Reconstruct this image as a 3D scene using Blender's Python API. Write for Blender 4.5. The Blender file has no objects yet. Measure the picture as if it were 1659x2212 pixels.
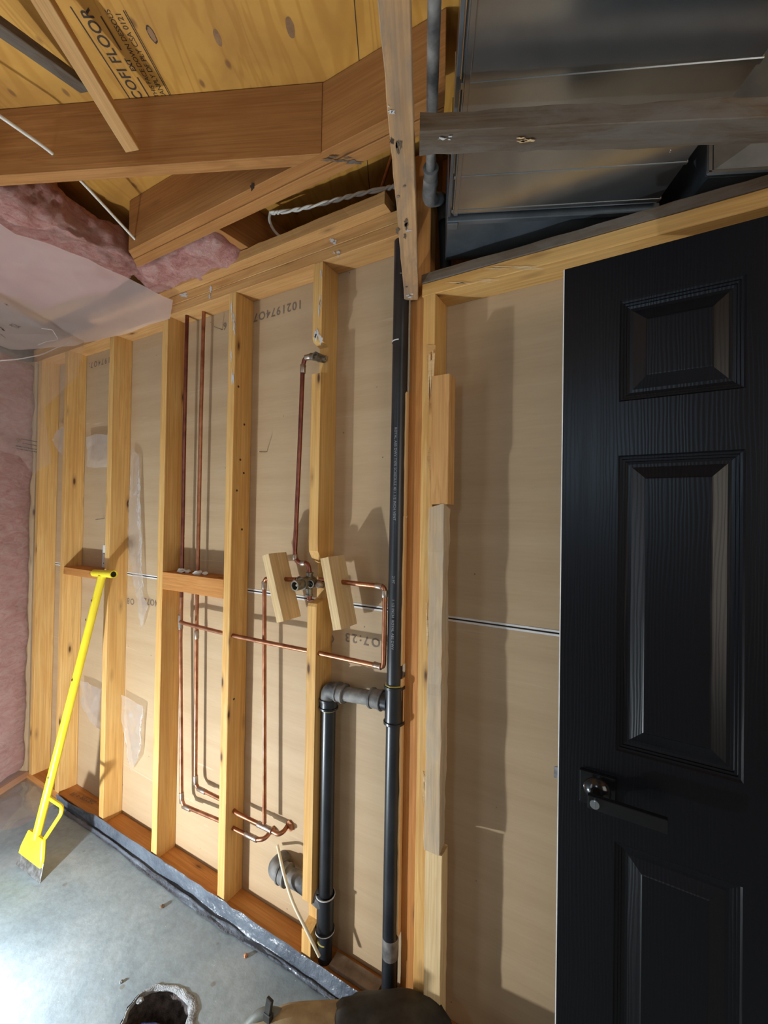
import bpy, bmesh, math, random
from mathutils import Vector, Matrix, noise
R = math.radians
random.seed(7)
SC = bpy.context.scene
COL = SC.collection

# ------------------------------------------------------------------ camera
FPX, PITCH, ROLL, AW = 928.806, R(0.6408), R(0.9281), R(-60.2288)
IW, IH = 1659, 2212
CAM = Vector((0, -1.2193, 1.508))

def ray(px, py):
    a, b = px - IW / 2, py - IH / 2
    c, s = math.cos(ROLL), math.sin(ROLL)
    x, y = c * a + s * b, -s * a + c * b
    X = x
    Yv = -y * math.cos(PITCH) + FPX * math.sin(PITCH)
    Zv = y * math.sin(PITCH) + FPX * math.cos(PITCH)
    ay, ax = AW + math.pi / 2, AW + math.pi
    return Vector((X * math.sin(ax) + Zv * math.cos(ax), X * math.sin(ay) + Zv * math.cos(ay), Yv))

def Y(px, py, y=0.0):
    r = ray(px, py); return CAM + r * ((y - CAM.y) / r.y)
def Z(px, py, z=0.0):
    r = ray(px, py); return CAM + r * ((z - CAM.z) / r.z)
def VP(px, py, p0, d):                     # hit a vertical plane through p0 along d
    r = ray(px, py); n = Vector((d.y, -d.x, 0)); return CAM + r * ((p0 - CAM).dot(n) / r.dot(n))

cd = bpy.data.cameras.new('camera'); cam = bpy.data.objects.new('camera', cd); COL.objects.link(cam)
cd.sensor_fit = 'HORIZONTAL'; cd.sensor_width = 36; cd.lens = 36 * FPX / IW; cd.clip_start = 0.01
fwd = ray(IW / 2, IH / 2).normalized(); rgt = (ray(IW / 2 + 1, IH / 2) - ray(IW / 2, IH / 2)).normalized()
up = rgt.cross(fwd)
cam.matrix_world = Matrix(((rgt.x, up.x, -fwd.x, CAM.x), (rgt.y, up.y, -fwd.y, CAM.y), (rgt.z, up.z, -fwd.z, CAM.z), (0, 0, 0, 1)))
SC.camera = cam

# ------------------------------------------------------------------ world, lamps, exposure
SC.view_settings.view_transform = 'Standard'; SC.view_settings.look = 'None'
SC.view_settings.gamma = 1; SC.view_settings.use_curve_mapping = False
SC.view_settings.exposure = 0.28
wd = bpy.data.worlds.new('world'); SC.world = wd; wd.use_nodes = True
wd.node_tree.nodes['Background'].inputs[0].default_value = (1.0, 0.86, 0.74, 1)
wd.node_tree.nodes['Background'].inputs[1].default_value = 0.07

def lamp(name, kind, loc, power, col, size, target=None, spread=None):
    l = bpy.data.lights.new(name, kind); l.energy = power; l.color = col
    if kind == 'POINT': l.shadow_soft_size = size
    else:
        l.shape = 'RECTANGLE'; l.size, l.size_y = size
        if spread: l.spread = spread
    o = bpy.data.objects.new(name, l); COL.objects.link(o); o.location = loc
    if target is not None:
        o.rotation_euler = (Vector(target) - Vector(loc)).to_track_quat('-Z', 'Y').to_euler()
    return o
lamp('work_light', 'POINT', (-1.71, -1.05, 0.17), 68, (0.90, 0.96, 1.0), 0.022)
lamp('room_light', 'AREA', (-0.40, -2.7, 1.95), 4.5, (0.55, 0.78, 1.0), (0.35, 0.5), (-0.3, 0, 1.5))
lamp('fill_light_left', 'AREA', (-2.6, -2.5, 1.5), 18, (0.86, 0.92, 1.0), (1.2, 1.6), (-1.2, 0, 1.5))  # added unseen soft fill from behind left, no known lamp there
lamp('fill_light_right', 'AREA', (1.7, -1.7, 1.5), 15, (1.0, 0.90, 0.78), (1.0, 1.6), (-0.8, 0, 1.5))  # added unseen warm fill to brighten the studs' right-hand sides

# ------------------------------------------------------------------ object helpers
WM = {}
def finish(o, parent, M):
    WM[o.name] = M
    if parent is not None:
        o.parent = parent; o.matrix_basis = WM[parent.name].inverted() @ M
    else:
        o.matrix_basis = M
    return o
def tag(o, label=None, cat=None, group=None, kind=None):
    if label: o['label'] = label
    if cat: o['category'] = cat
    if group: o['group'] = group
    if kind: o['kind'] = kind
    return o
def thing(name, loc, label, cat, group=None):
    o = bpy.data.objects.new(name, None); COL.objects.link(o); o.empty_display_size = 0.03
    finish(o, None, Matrix.Translation(Vector(loc)))
    return tag(o, label, cat, group)
def obj(name, bm, mat, parent=None, M=None, smooth=False, sharp=None):
    if M is None:                          # bm is in world coordinates: give it a centred origin
        vs = [v.co for v in bm.verts]
        c = Vector([(min(v[i] for v in vs) + max(v[i] for v in vs)) / 2 for i in range(3)])
        bmesh.ops.translate(bm, verts=bm.verts, vec=-c); M = Matrix.Translation(c)
    bmesh.ops.recalc_face_normals(bm, faces=bm.faces)
    me = bpy.data.meshes.new(name); bm.to_mesh(me); bm.free()
    if smooth:
        for p in me.polygons: p.use_smooth = True
        if sharp: me.set_sharp_from_angle(angle=R(sharp))
    me.materials.append(mat)
    o = bpy.data.objects.new(name, me); COL.objects.link(o)
    return finish(o, parent, M)

def bm_box(bm, sx, sy, sz, M=Matrix.Identity(4), bev=0.0, seg=1):
    r = bmesh.ops.create_cube(bm, size=1, matrix=M @ Matrix.Diagonal((sx, sy, sz, 1)))
    if bev > 0:
        es = {e for v in r['verts'] for e in v.link_edges}
        bmesh.ops.bevel(bm, geom=list(es), offset=bev, segments=seg, affect='EDGES', profile=0.6)
def frame(c, xd, yd):
    x = Vector(xd).normalized(); z = x.cross(Vector(yd)).normalized(); y = z.cross(x)
    return Matrix(((x.x, y.x, z.x, c[0]), (x.y, y.y, z.y, c[1]), (x.z, y.z, z.z, c[2]), (0, 0, 0, 1)))
def rough_board(L, w, t, amp=0.0008, bev=0.0015, seed=0, ragged=(0, 0)):
    bm = bmesh.new(); n = max(2, int(L / 0.03))
    ring = [(-w/2+bev, -t/2), (w/2-bev, -t/2), (w/2, -t/2+bev), (w/2, t/2-bev), (w/2-bev, t/2), (-w/2+bev, t/2), (-w/2, t/2-bev), (-w/2, -t/2+bev)]
    prev = None
    for i in range(n + 1):
        x = -L / 2 + L * i / n; row = []
        for (a, b) in ring:
            q = noise.noise(Vector((x * 6 + seed, a * 40, b * 40))) * amp * 1.2 + noise.noise(Vector((x * 30, a * 60 + seed, b * 60))) * amp
            k = 1 + q / max(w, t) * 2
            dx = 0
            if i == n and ragged[1]: dx = noise.noise(Vector((a * 90 + seed, b * 90, 3))) * ragged[1]
            if i == 0 and ragged[0]: dx = noise.noise(Vector((a * 90 + seed, b * 90, 9))) * ragged[0]
            row.append(bm.verts.new((x + dx, a * k, b * k)))
        if prev:
            for j in range(8): bm.faces.new((prev[j], prev[(j+1) % 8], row[(j+1) % 8], row[j]))
        else: bm.faces.new(list(reversed(row)))
        prev = row
    bm.faces.new(prev)
    return bm
def board(name, a, b, w, t, wide, mat, label=None, cat=None, group=None, parent=None, amp=0.0008, ragged=(0, 0)):
    a, b = Vector(a), Vector(b)
    bm = rough_board((b - a).length, w, t, amp, seed=random.random() * 50, ragged=ragged)
    o = obj(name, bm, mat, parent, frame((a + b) / 2, b - a, wide))
    return tag(o, label, cat, group)
def wbox(name, x0, x1, y0, y1, z0, z1, mat, label=None, cat=None, group=None, parent=None, amp=0.0008, ragged=(0, 0)):
    d = [x1 - x0, y1 - y0, z1 - z0]; c = Vector(((x0+x1)/2, (y0+y1)/2, (z0+z1)/2))
    i = d.index(max(d)); ax = Vector((0, 0, 0)); ax[i] = 1; j, k = [q for q in (0, 1, 2) if q != i]
    wd_ = Vector((0, 0, 0)); wd_[j] = 1
    return board(name, c - ax * d[i] / 2, c + ax * d[i] / 2, d[j], d[k], wd_, mat, label, cat, group, parent, amp, ragged)

def fillet(pts, r):
    pts = [Vector(p) for p in pts]; out = [pts[0]]
    for i in range(1, len(pts) - 1):
        p, a, b = pts[i], pts[i-1] - pts[i], pts[i+1] - pts[i]
        k = min(r, a.length * 0.49, b.length * 0.49)
        A, B = p + a.normalized() * k, p + b.normalized() * k
        for s in range(7):
            t = s / 6; out.append(A * (1-t)**2 + p * 2 * t * (1-t) + B * t * t)
    out.append(pts[-1]); return out
def bm_tube(bm, pts, rad, seg=16, cap=True):
    pts = [Vector(p) for p in pts]; prev = None; N = None
    rads = rad if isinstance(rad, (list, tuple)) else [rad] * len(pts)
    for i, p in enumerate(pts):
        T = (pts[min(i+1, len(pts)-1)] - pts[max(i-1, 0)]).normalized()
        if N is None:
            N = T.orthogonal().normalized()
        else:
            N = (N - T * N.dot(T)).normalized()
        B = T.cross(N)
        row = [bm.verts.new(p + (N * math.cos(2*math.pi*k/seg) + B * math.sin(2*math.pi*k/seg)) * rads[i]) for k in range(seg)]
        if prev:
            for k in range(seg): bm.faces.new((prev[k], prev[(k+1) % seg], row[(k+1) % seg], row[k]))
        elif cap: bm.faces.new(list(reversed(row)))
        prev = row
    if cap: bm.faces.new(prev)
def tube(name, pts, rad, mat, parent=None, fr=0.0, seg=16, label=None, cat=None, group=None, cap=True):
    bm = bmesh.new(); bm_tube(bm, fillet(pts, fr) if fr else pts, rad, seg, cap)
    return tag(obj(name, bm, mat, parent, smooth=True, sharp=50), label, cat, group)
def sleeve(name, a, b, rad, mat, parent, lip=0.0, seg=20):      # pipe fitting socket with rolled lips
    a, b = Vector(a), Vector(b); d = (b - a).normalized(); L = (b - a).length
    if lip:
        q = min(L * 0.25, lip * 2.2)
        pts = [a, a + d*0.0005, a + d*q, a + d*(q+0.0006), b - d*(q+0.0006), b - d*q, b - d*0.0005, b]
        rr = [rad+lip*0.6, rad+lip, rad+lip, rad, rad, rad+lip, rad+lip, rad+lip*0.6]
    else: pts, rr = [a, a+d*0.0007, b-d*0.0007, b], [rad*0.96, rad, rad, rad*0.96]
    bm = bmesh.new(); bm_tube(bm, pts, rr, seg)
    return obj(name, bm, mat, parent, smooth=True, sharp=40)

def text_bm(s, size, gap=1.0, weight=0.0):
    c = bpy.data.curves.new('t', 'FONT'); c.body = s; c.size = size; c.space_character = gap; c.resolution_u = 3
    c.offset = weight; c.align_y = 'CENTER'
    o = bpy.data.objects.new('t', c); COL.objects.link(o)
    bpy.context.view_layer.update()
    me = bpy.data.meshes.new_from_object(o.evaluated_get(bpy.context.evaluated_depsgraph_get()))
    bpy.data.objects.remove(o); bpy.data.curves.remove(c)
    bm = bmesh.new(); bm.from_mesh(me); bpy.data.meshes.remove(me); return bm
def text(name, s, size, at, right, upv, mat, parent, gap=1.0, weight=0.0):
    bm = text_bm(s, size, gap, weight)
    return obj(name, bm, mat, parent, frame(at, right, upv))

# ------------------------------------------------------------------ materials
def mat(name):
    m = bpy.data.materials.new(name); m.use_nodes = True; nt = m.node_tree
    return m, nt, nt.nodes['Principled BSDF']
def N(nt, typ, **kw):
    n = nt.nodes.new(typ)
    for k, v in kw.items():
        if k.startswith('i_'):
            key = k[2:]; key = int(key) if key.isdigit() else key.replace('_', ' ')
            n.inputs[key].default_value = v
        else: setattr(n, k, v)
    return n
def ramp(nt, fac, stops):
    r = nt.nodes.new('ShaderNodeValToRGB'); e = r.color_ramp.elements
    while len(e) < len(stops): e.new(0.5)
    for i, (p, c) in enumerate(stops): e[i].position = p; e[i].color = (*c, 1)
    nt.links.new(fac, r.inputs[0]); return r.outputs[0]
def mix(nt, fac, a, b, bt='MIX'):
    n = nt.nodes.new('ShaderNodeMix'); n.data_type = 'RGBA'; n.blend_type = bt
    for sock, v in ((0, fac), (6, a), (7, b)):
        if hasattr(v, 'links'): nt.links.new(v, n.inputs[sock])
        elif isinstance(v, (int, float)): n.inputs[sock].default_value = v
        else: n.inputs[sock].default_value = (*v, 1)
    return n.outputs[2]
def coords(nt, scale, rnd=True):
    tc = N(nt, 'ShaderNodeTexCoord'); mp = N(nt, 'ShaderNodeMapping'); mp.inputs['Scale'].default_value = scale
    if rnd:
        oi = N(nt, 'ShaderNodeObjectInfo'); ml = N(nt, 'ShaderNodeMath', operation='MULTIPLY'); ml.inputs[1].default_value = 37.0
        nt.links.new(oi.outputs['Random'], ml.inputs[0])
        ad = N(nt, 'ShaderNodeVectorMath', operation='ADD'); nt.links.new(tc.outputs['Object'], ad.inputs[0]); nt.links.new(ml.outputs[0], ad.inputs[1])
        nt.links.new(ad.outputs[0], mp.inputs[0])
    else: nt.links.new(tc.outputs['Object'], mp.inputs[0])
    return mp.outputs[0]
def tex(nt, vec, scale, detail=4, dist=0.0, rough=0.55):
    n = N(nt, 'ShaderNodeTexNoise'); n.inputs['Scale'].default_value = scale; n.inputs['Detail'].default_value = detail
    n.inputs['Distortion'].default_value = dist; n.inputs['Roughness'].default_value = rough
    nt.links.new(vec, n.inputs['Vector']); return n.outputs[0]
def bump(nt, b, h, strength=0.3, dist=0.002):
    n = N(nt, 'ShaderNodeBump'); n.inputs['Strength'].default_value = strength; n.inputs['Distance'].default_value = dist
    nt.links.new(h, n.inputs['Height']); nt.links.new(n.outputs[0], b.inputs['Normal'])

def wood(name, light, dark, knot=(0.10, 0.04, 0.015), rough=0.7, weather=None, wamt=0.5, knots=True):
    m, nt, b = mat(name)
    v = coords(nt, (1.0, 1.0, 1.0)); vl = coords(nt, (0.55, 11, 11)); vf = coords(nt, (2.0, 160, 160))
    rings = tex(nt, vl, 2.2, 3, 0.6)
    s = N(nt, 'ShaderNodeMath', operation='MULTIPLY'); s.inputs[1].default_value = 42; nt.links.new(rings, s.inputs[0])
    sn = N(nt, 'ShaderNodeMath', operation='SINE'); nt.links.new(s.outputs[0], sn.inputs[0])
    base = ramp(nt, sn.outputs[0], [(0.0, light), (1.0, tuple(l * 0.55 + d * 0.45 for l, d in zip(light, dark)))])
    blotch = tex(nt, coords(nt, (1.6, 7, 7)), 2.0, 4, 0.3)
    base = mix(nt, ramp(nt, blotch, [(0.35, (0, 0, 0)), (0.75, (0.75, 0.75, 0.75))]), base, dark)
    fine = tex(nt, vf, 1.0, 2)
    base = mix(nt, 0.42, base, ramp(nt, fine, [(0.3, (0.5, 0.5, 0.5)), (0.7, (1, 1, 1))]), 'MULTIPLY')
    if knots:
        vo = N(nt, 'ShaderNodeTexVoronoi'); vo.inputs['Scale'].default_value = 1.0
        nt.links.new(coords(nt, (4.2, 13, 13)), vo.inputs['Vector'])
        kf = ramp(nt, vo.outputs['Distance'], [(0.045, (1, 1, 1)), (0.10, (0.3, 0.3, 0.3)), (0.20, (0, 0, 0))])
        base = mix(nt, kf, base, knot)
    if weather:
        wf = ramp(nt, tex(nt, coords(nt, (3, 14, 14)), 2.0, 6, 0.8, 0.7), [(0.40, (0, 0, 0)), (0.62, (wamt, wamt, wamt))])
        base = mix(nt, wf, base, weather)
    nt.links.new(base, b.inputs['Base Color']); b.inputs['Roughness'].default_value = rough
    b.inputs['Specular IOR Level'].default_value = 0.3
    bump(nt, b, fine, 0.35, 0.0012)
    return m
M_STUD = wood('stud_pine', (0.76, 0.47, 0.17), (0.62, 0.31, 0.08))
M_STUD2 = wood('orange_pine', (0.62, 0.28, 0.08), (0.45, 0.17, 0.035))
M_PLATE = wood('plate_pine', (0.66, 0.37, 0.14), (0.49, 0.23, 0.07))
M_JOIST = wood('joist_fir', (0.50, 0.235, 0.075), (0.34, 0.135, 0.035))
M_PALE = wood('pale_pine', (0.78, 0.58, 0.32), (0.64, 0.42, 0.19))
M_OLD = wood('grey_weathered_wood', (0.17, 0.125, 0.085), (0.09, 0.06, 0.04), rough=0.85, weather=(0.17, 0.15, 0.13), wamt=0.8, knots=False)
M_LEDGE = wood('stained_wood', (0.58, 0.36, 0.18), (0.40, 0.22, 0.10), weather=(0.24, 0.19, 0.15), wamt=0.6)
M_SPLIT = wood('split_grey_wood', (0.66, 0.48, 0.29), (0.45, 0.32, 0.19), weather=(0.40, 0.35, 0.28), wamt=0.6)

def plain(name, col, rough=0.5, metal=0.0, spec=0.5):
    m, nt, b = mat(name); b.inputs['Base Color'].default_value = (*col, 1)
    b.inputs['Roughness'].default_value = rough; b.inputs['Metallic'].default_value = metal
    b.inputs['Specular IOR Level'].default_value = spec
    return m
def mottled(name, c1, c2, scale=12, rough=0.5, metal=0.0, bmp=0.1, r2=None, dist=0.001, detail=5):
    m, nt, b = mat(name); v = coords(nt, (1, 1, 1)); n = tex(nt, v, scale, detail)
    nt.links.new(ramp(nt, n, [(0.35, c1), (0.65, c2)]), b.inputs['Base Color'])
    b.inputs['Metallic'].default_value = metal; b.inputs['Roughness'].default_value = rough
    if r2 is not None:
        rr = N(nt, 'ShaderNodeMapRange'); rr.inputs[3].default_value = rough; rr.inputs[4].default_value = r2
        nt.links.new(n, rr.inputs[0]); nt.links.new(rr.outputs[0], b.inputs['Roughness'])
    if bmp: bump(nt, b, tex(nt, v, scale * 6, 3), bmp, dist)
    return m
M_COPPER = mottled('aged_copper', (0.30, 0.115, 0.06), (0.50, 0.23, 0.13), 22, 0.30, 0.9, 0.05, 0.5)
M_COPPERD = mottled('dark_tarnished_copper', (0.16, 0.055, 0.045), (0.30, 0.11, 0.07), 18, 0.3, 0.9, 0.05, 0.45)
M_SOLDER = mottled('soldered_copper', (0.30, 0.20, 0.15), (0.42, 0.36, 0.30), 60, 0.4, 0.85, 0.25)
M_BRASS = mottled('dull_grey_brass', (0.13, 0.12, 0.10), (0.32, 0.28, 0.21), 70, 0.42, 0.8, 0.3)
M_ABS = mottled('black_abs_plastic', (0.012, 0.014, 0.018), (0.022, 0.025, 0.03), 8, 0.26, 0.0, 0.04, 0.42)
M_ABSD = mottled('dusty_black_plastic', (0.05, 0.05, 0.052), (0.27, 0.255, 0.235), 16, 0.5, 0.0, 0.15, 0.75)
M_GLUE = plain('yellow_glue', (0.42, 0.36, 0.10), 0.4)
M_YEL = mottled('chipped_yellow_paint', (0.80, 0.62, 0.02), (0.88, 0.72, 0.04), 9, 0.32, 0.0, 0.06)
M_STEEL = mottled('scraped_steel', (0.30, 0.27, 0.25), (0.62, 0.60, 0.60), 60, 0.4, 0.9, 0.2)
M_WHITE = mottled('white_paper', (0.66, 0.66, 0.66), (0.80, 0.80, 0.80), 30, 0.8)
M_INK = plain('black_ink', (0.05, 0.03, 0.02), 0.7)
M_INKF = plain('faded_ink', (0.20, 0.145, 0.105), 0.8)
M_INKP = plain('print_on_film', (0.03, 0.03, 0.035), 0.5)
M_INKW = plain('pale_pipe_print', (0.30, 0.31, 0.33), 0.6)
M_BLACK = plain('black_void_rubber', (0.01, 0.01, 0.01), 0.6)
M_CABLE = mottled('off_white_cable_jacket', (0.70, 0.67, 0.60), (0.82, 0.79, 0.72), 25, 0.5)
M_HOSE = mottled('cream_plastic_tube', (0.72, 0.66, 0.48), (0.80, 0.74, 0.56), 10, 0.35)
M_DUST = mottled('brown_dusty_wood', (0.18, 0.12, 0.08), (0.32, 0.23, 0.16), 18, 0.9, 0, 0.5)
M_HANDLE = mottled('black_polished_metal', (0.004, 0.004, 0.005), (0.008, 0.008, 0.009), 20, 0.16, 0.0, 0.02)
M_BAGT = mottled('tan_canvas', (0.28, 0.21, 0.12), (0.40, 0.31, 0.18), 25, 0.85, 0, 0.4)
M_BAGB = mottled('black_nylon', (0.012, 0.012, 0.012), (0.03, 0.03, 0.028), 30, 0.6, 0, 0.3)
M_GREYG = mottled('grey_green_rubber', (0.10, 0.11, 0.10), (0.17, 0.18, 0.16), 25, 0.6, 0, 0.2)
M_BLUE = plain('blue_plastic', (0.02, 0.10, 0.45), 0.35)
M_SPLINT = wood('fresh_split_wood', (0.82, 0.60, 0.33), (0.68, 0.42, 0.18), knots=False)
M_STAIN = plain('white_paint_smear', (0.60, 0.60, 0.60), 0.8)
M_PUTTY = mottled('rust_orange_putty', (0.35, 0.13, 0.06), (0.55, 0.28, 0.14), 60, 0.9, 0, 0.6)
M_CRUMB = mottled('crumbled_concrete', (0.26, 0.27, 0.28), (0.52, 0.54, 0.55), 45, 0.95, 0, 1.0, None, 0.01)
M_HOLE = mottled('broken_earth', (0.05, 0.04, 0.04), (0.16, 0.13, 0.12), 50, 0.95, 0, 1.0, None, 0.01)

# kraft-faced drywall
M_KRAFT, nt, b = mat('kraft_paper_drywall'); v = coords(nt, (1, 1, 1), False)
n1 = tex(nt, coords(nt, (0.6, 3, 9), False), 1.4, 4); n2 = tex(nt, coords(nt, (12, 40, 160), False), 1.0, 3)
c = ramp(nt, n1, [(0.3, (0.46, 0.32, 0.185)), (0.7, (0.53, 0.385, 0.235))])
c = mix(nt, 0.22, c, ramp(nt, n2, [(0.3, (0.75, 0.75, 0.75)), (0.7, (1, 1, 1))]), 'MULTIPLY')
vo = N(nt, 'ShaderNodeTexVoronoi'); vo.inputs['Scale'].default_value = 11; nt.links.new(v, vo.inputs['Vector'])
c = mix(nt, ramp(nt, vo.outputs['Distance'], [(0.02, (0.8, 0.8, 0.8)), (0.035, (0, 0, 0))]), c, (0.14, 0.09, 0.05))
scr = tex(nt, coords(nt, (1.0, 1, 26), False), 1.3, 3, 1.2)
c = mix(nt, ramp(nt, scr, [(0.70, (0, 0, 0)), (0.76, (0.28, 0.28, 0.28))]), c, (0.72, 0.62, 0.48))
nt.links.new(c, b.inputs['Base Color']); b.inputs['Roughness'].default_value = 0.62; b.inputs['Specular IOR Level'].default_value = 0.25
bump(nt, b, n2, 0.12, 0.001)

# concrete floor
M_CONC, nt, b = mat('troweled_concrete'); v = coords(nt, (1, 1, 1), False)
n1 = tex(nt, v, 2.2, 8, 0.6, 0.62); n2 = tex(nt, v, 38, 6)
c = ramp(nt, n1, [(0.28, (0.20, 0.265, 0.315)), (0.5, (0.31, 0.39, 0.44)), (0.72, (0.44, 0.51, 0.545))])
c = mix(nt, 0.35, c, ramp(nt, n2, [(0.35, (0.62, 0.60, 0.58)), (0.6, (1, 1, 1))]), 'MULTIPLY')
vo = N(nt, 'ShaderNodeTexVoronoi'); vo.inputs['Scale'].default_value = 9; nt.links.new(v, vo.inputs['Vector'])
c = mix(nt, ramp(nt, vo.outputs['Distance'], [(0.06, (0.55, 0.55, 0.55)), (0.085, (0, 0, 0))]), c, (0.20, 0.17, 0.11))
vo2 = N(nt, 'ShaderNodeTexVoronoi'); vo2.inputs['Scale'].default_value = 26; nt.links.new(v, vo2.inputs['Vector'])
c = mix(nt, ramp(nt, vo2.outputs['Distance'], [(0.03, (0.7, 0.7, 0.7)), (0.06, (0, 0, 0))]), c, (0.62, 0.63, 0.62))
nt.links.new(c, b.inputs['Base Color']); b.inputs['Roughness'].default_value = 0.55
bump(nt, b, n2, 0.25, 0.004)

# plywood subfloor
M_PLY, nt, b = mat('fir_plywood')
vl = coords(nt, (0.75, 5.0, 5.0), False)
rings = tex(nt, vl, 1.25, 3, 0.9)
s = N(nt, 'ShaderNodeMath', operation='MULTIPLY'); s.inputs[1].default_value = 60; nt.links.new(rings, s.inputs[0])
sn = N(nt, 'ShaderNodeMath', operation='SINE'); nt.links.new(s.outputs[0], sn.inputs[0])
c = ramp(nt, sn.outputs[0], [(0.0, (0.66, 0.335, 0.06)), (1.0, (0.56, 0.265, 0.038))])
bl = tex(nt, coords(nt, (2, 2, 2), False), 2.1, 5, 0.5)
c = mix(nt, ramp(nt, bl, [(0.4, (0, 0, 0)), (0.72, (0.7, 0.7, 0.7))]), c, (0.36, 0.15, 0.025))
vo = N(nt, 'ShaderNodeTexVoronoi'); vo.inputs['Scale'].default_value = 1; nt.links.new(coords(nt, (8, 14, 1), False), vo.inputs['Vector'])
c = mix(nt, ramp(nt, vo.outputs['Distance'], [(0.06, (0.7, 0.7, 0.7)), (0.12, (0, 0, 0))]), c, (0.16, 0.06, 0.02))
nt.links.new(c, b.inputs['Base Color']); b.inputs['Roughness'].default_value = 0.6
bump(nt, b, sn.outputs[0], 0.08, 0.001)

# galvanised duct metal
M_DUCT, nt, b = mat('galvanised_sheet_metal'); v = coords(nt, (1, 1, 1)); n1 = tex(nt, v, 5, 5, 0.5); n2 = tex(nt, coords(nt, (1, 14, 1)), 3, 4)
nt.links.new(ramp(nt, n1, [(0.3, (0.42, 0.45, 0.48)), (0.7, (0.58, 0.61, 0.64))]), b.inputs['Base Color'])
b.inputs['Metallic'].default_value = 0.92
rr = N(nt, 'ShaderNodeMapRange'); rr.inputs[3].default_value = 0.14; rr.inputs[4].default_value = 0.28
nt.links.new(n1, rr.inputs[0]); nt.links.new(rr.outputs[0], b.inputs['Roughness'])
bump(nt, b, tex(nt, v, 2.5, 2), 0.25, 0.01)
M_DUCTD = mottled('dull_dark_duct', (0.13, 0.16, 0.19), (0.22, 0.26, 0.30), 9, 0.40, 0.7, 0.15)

# black embossed door paint
M_DOOR, nt, b = mat('black_door_paint')
w = N(nt, 'ShaderNodeTexWave'); w.wave_type = 'BANDS'; w.bands_direction = 'X'
w.inputs['Scale'].default_value = 48; w.inputs['Distortion'].default_value = 14; w.inputs['Detail'].default_value = 3; w.inputs['Detail Scale'].default_value = 0.5
nt.links.new(coords(nt, (1, 1, 0.12), False), w.inputs['Vector'])
b.inputs['Specular IOR Level'].default_value = 0.34; b.inputs['Base Color'].default_value = (0.002, 0.0022, 0.004, 1); b.inputs['Roughness'].default_value = 0.36
bump(nt, b, w.outputs['Fac'], 0.22, 0.0006)

# clear poly film
def film(name, alpha, tint, strength=0.5, sc=7, rough=0.16):
    m, nt, b = mat(name); nt.nodes.remove(b)
    out = nt.nodes['Material Output']
    tr = N(nt, 'ShaderNodeBsdfTransparent'); df = N(nt, 'ShaderNodeBsdfDiffuse'); tl = N(nt, 'ShaderNodeBsdfTranslucent'); gl = N(nt, 'ShaderNodeBsdfGlossy')
    df.inputs[0].default_value = tl.inputs[0].default_value = (*tint, 1); gl.inputs['Roughness'].default_value = rough
    v = coords(nt, (1, 1, 1)); h = tex(nt, v, sc, 4, 1.2, 0.5)
    vo = N(nt, 'ShaderNodeTexVoronoi'); vo.feature = 'DISTANCE_TO_EDGE'; vo.inputs['Scale'].default_value = sc * 0.8
    wv = N(nt, 'ShaderNodeVectorMath', operation='ADD'); nt.links.new(v, wv.inputs[0])
    nn = N(nt, 'ShaderNodeTexNoise'); nn.inputs['Scale'].default_value = 6; nt.links.new(v, nn.inputs['Vector'])
    sc_ = N(nt, 'ShaderNodeVectorMath', operation='SCALE'); sc_.inputs['Scale'].default_value = 0.25; nt.links.new(nn.outputs['Color'], sc_.inputs[0]); nt.links.new(sc_.outputs[0], wv.inputs[1])
    nt.links.new(wv.outputs[0], vo.inputs['Vector'])
    add = N(nt, 'ShaderNodeMath', operation='ADD'); nt.links.new(h, add.inputs[0])
    mm = N(nt, 'ShaderNodeMath', operation='MINIMUM'); mm.inputs[1].default_value = 0.12; nt.links.new(vo.outputs['Distance'], mm.inputs[0]); nt.links.new(mm.outputs[0], add.inputs[1])
    bp = N(nt, 'ShaderNodeBump'); bp.inputs['Strength'].default_value = strength; bp.inputs['Distance'].default_value = 0.02
    nt.links.new(add.outputs[0], bp.inputs['Height'])
    for s_ in (df, tl, gl): nt.links.new(bp.outputs[0], s_.inputs['Normal'])
    m1 = N(nt, 'ShaderNodeMixShader'); m1.inputs[0].default_value = 0.5; nt.links.new(df.outputs[0], m1.inputs[1]); nt.links.new(tl.outputs[0], m1.inputs[2])
    m2 = N(nt, 'ShaderNodeMixShader'); m2.inputs[0].default_value = alpha; nt.links.new(tr.outputs[0], m2.inputs[1]); nt.links.new(m1.outputs[0], m2.inputs[2])
    lw = N(nt, 'ShaderNodeLayerWeight'); lw.inputs[0].default_value = 0.28; nt.links.new(bp.outputs[0], lw.inputs['Normal'])
    fm = N(nt, 'ShaderNodeMath', operation='MULTIPLY'); fm.inputs[1].default_value = 0.26; nt.links.new(lw.outputs['Fresnel'], fm.inputs[0]); m3 = N(nt, 'ShaderNodeMixShader'); nt.links.new(fm.outputs[0], m3.inputs[0]); nt.links.new(m2.outputs[0], m3.inputs[1]); nt.links.new(gl.outputs[0], m3.inputs[2])
    nt.links.new(m3.outputs[0], out.inputs[0]); return m
M_FILM = film('clear_poly_film', 0.20, (0.92, 0.88, 0.88), 0.10, 4, 0.11)
M_FILMC = film('milky_poly_film', 0.46, (0.92, 0.80, 0.76), 0.08, 3, 0.14)
M_FILMT = film('thin_poly_film', 0.42, (0.88, 0.86, 0.84), 0.25, 9)
M_FILMR = film('highlight_poly_film', 0.75, (0.9, 0.9, 0.9), 0.05, 8)  # whiter, denser film for the highlights put in along creases
M_BPOLY = mottled('black_poly_sheet', (0.075, 0.09, 0.115), (0.14, 0.165, 0.20), 7, 0.22, 0.0, 0.8, 0.40, 0.008)

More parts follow.
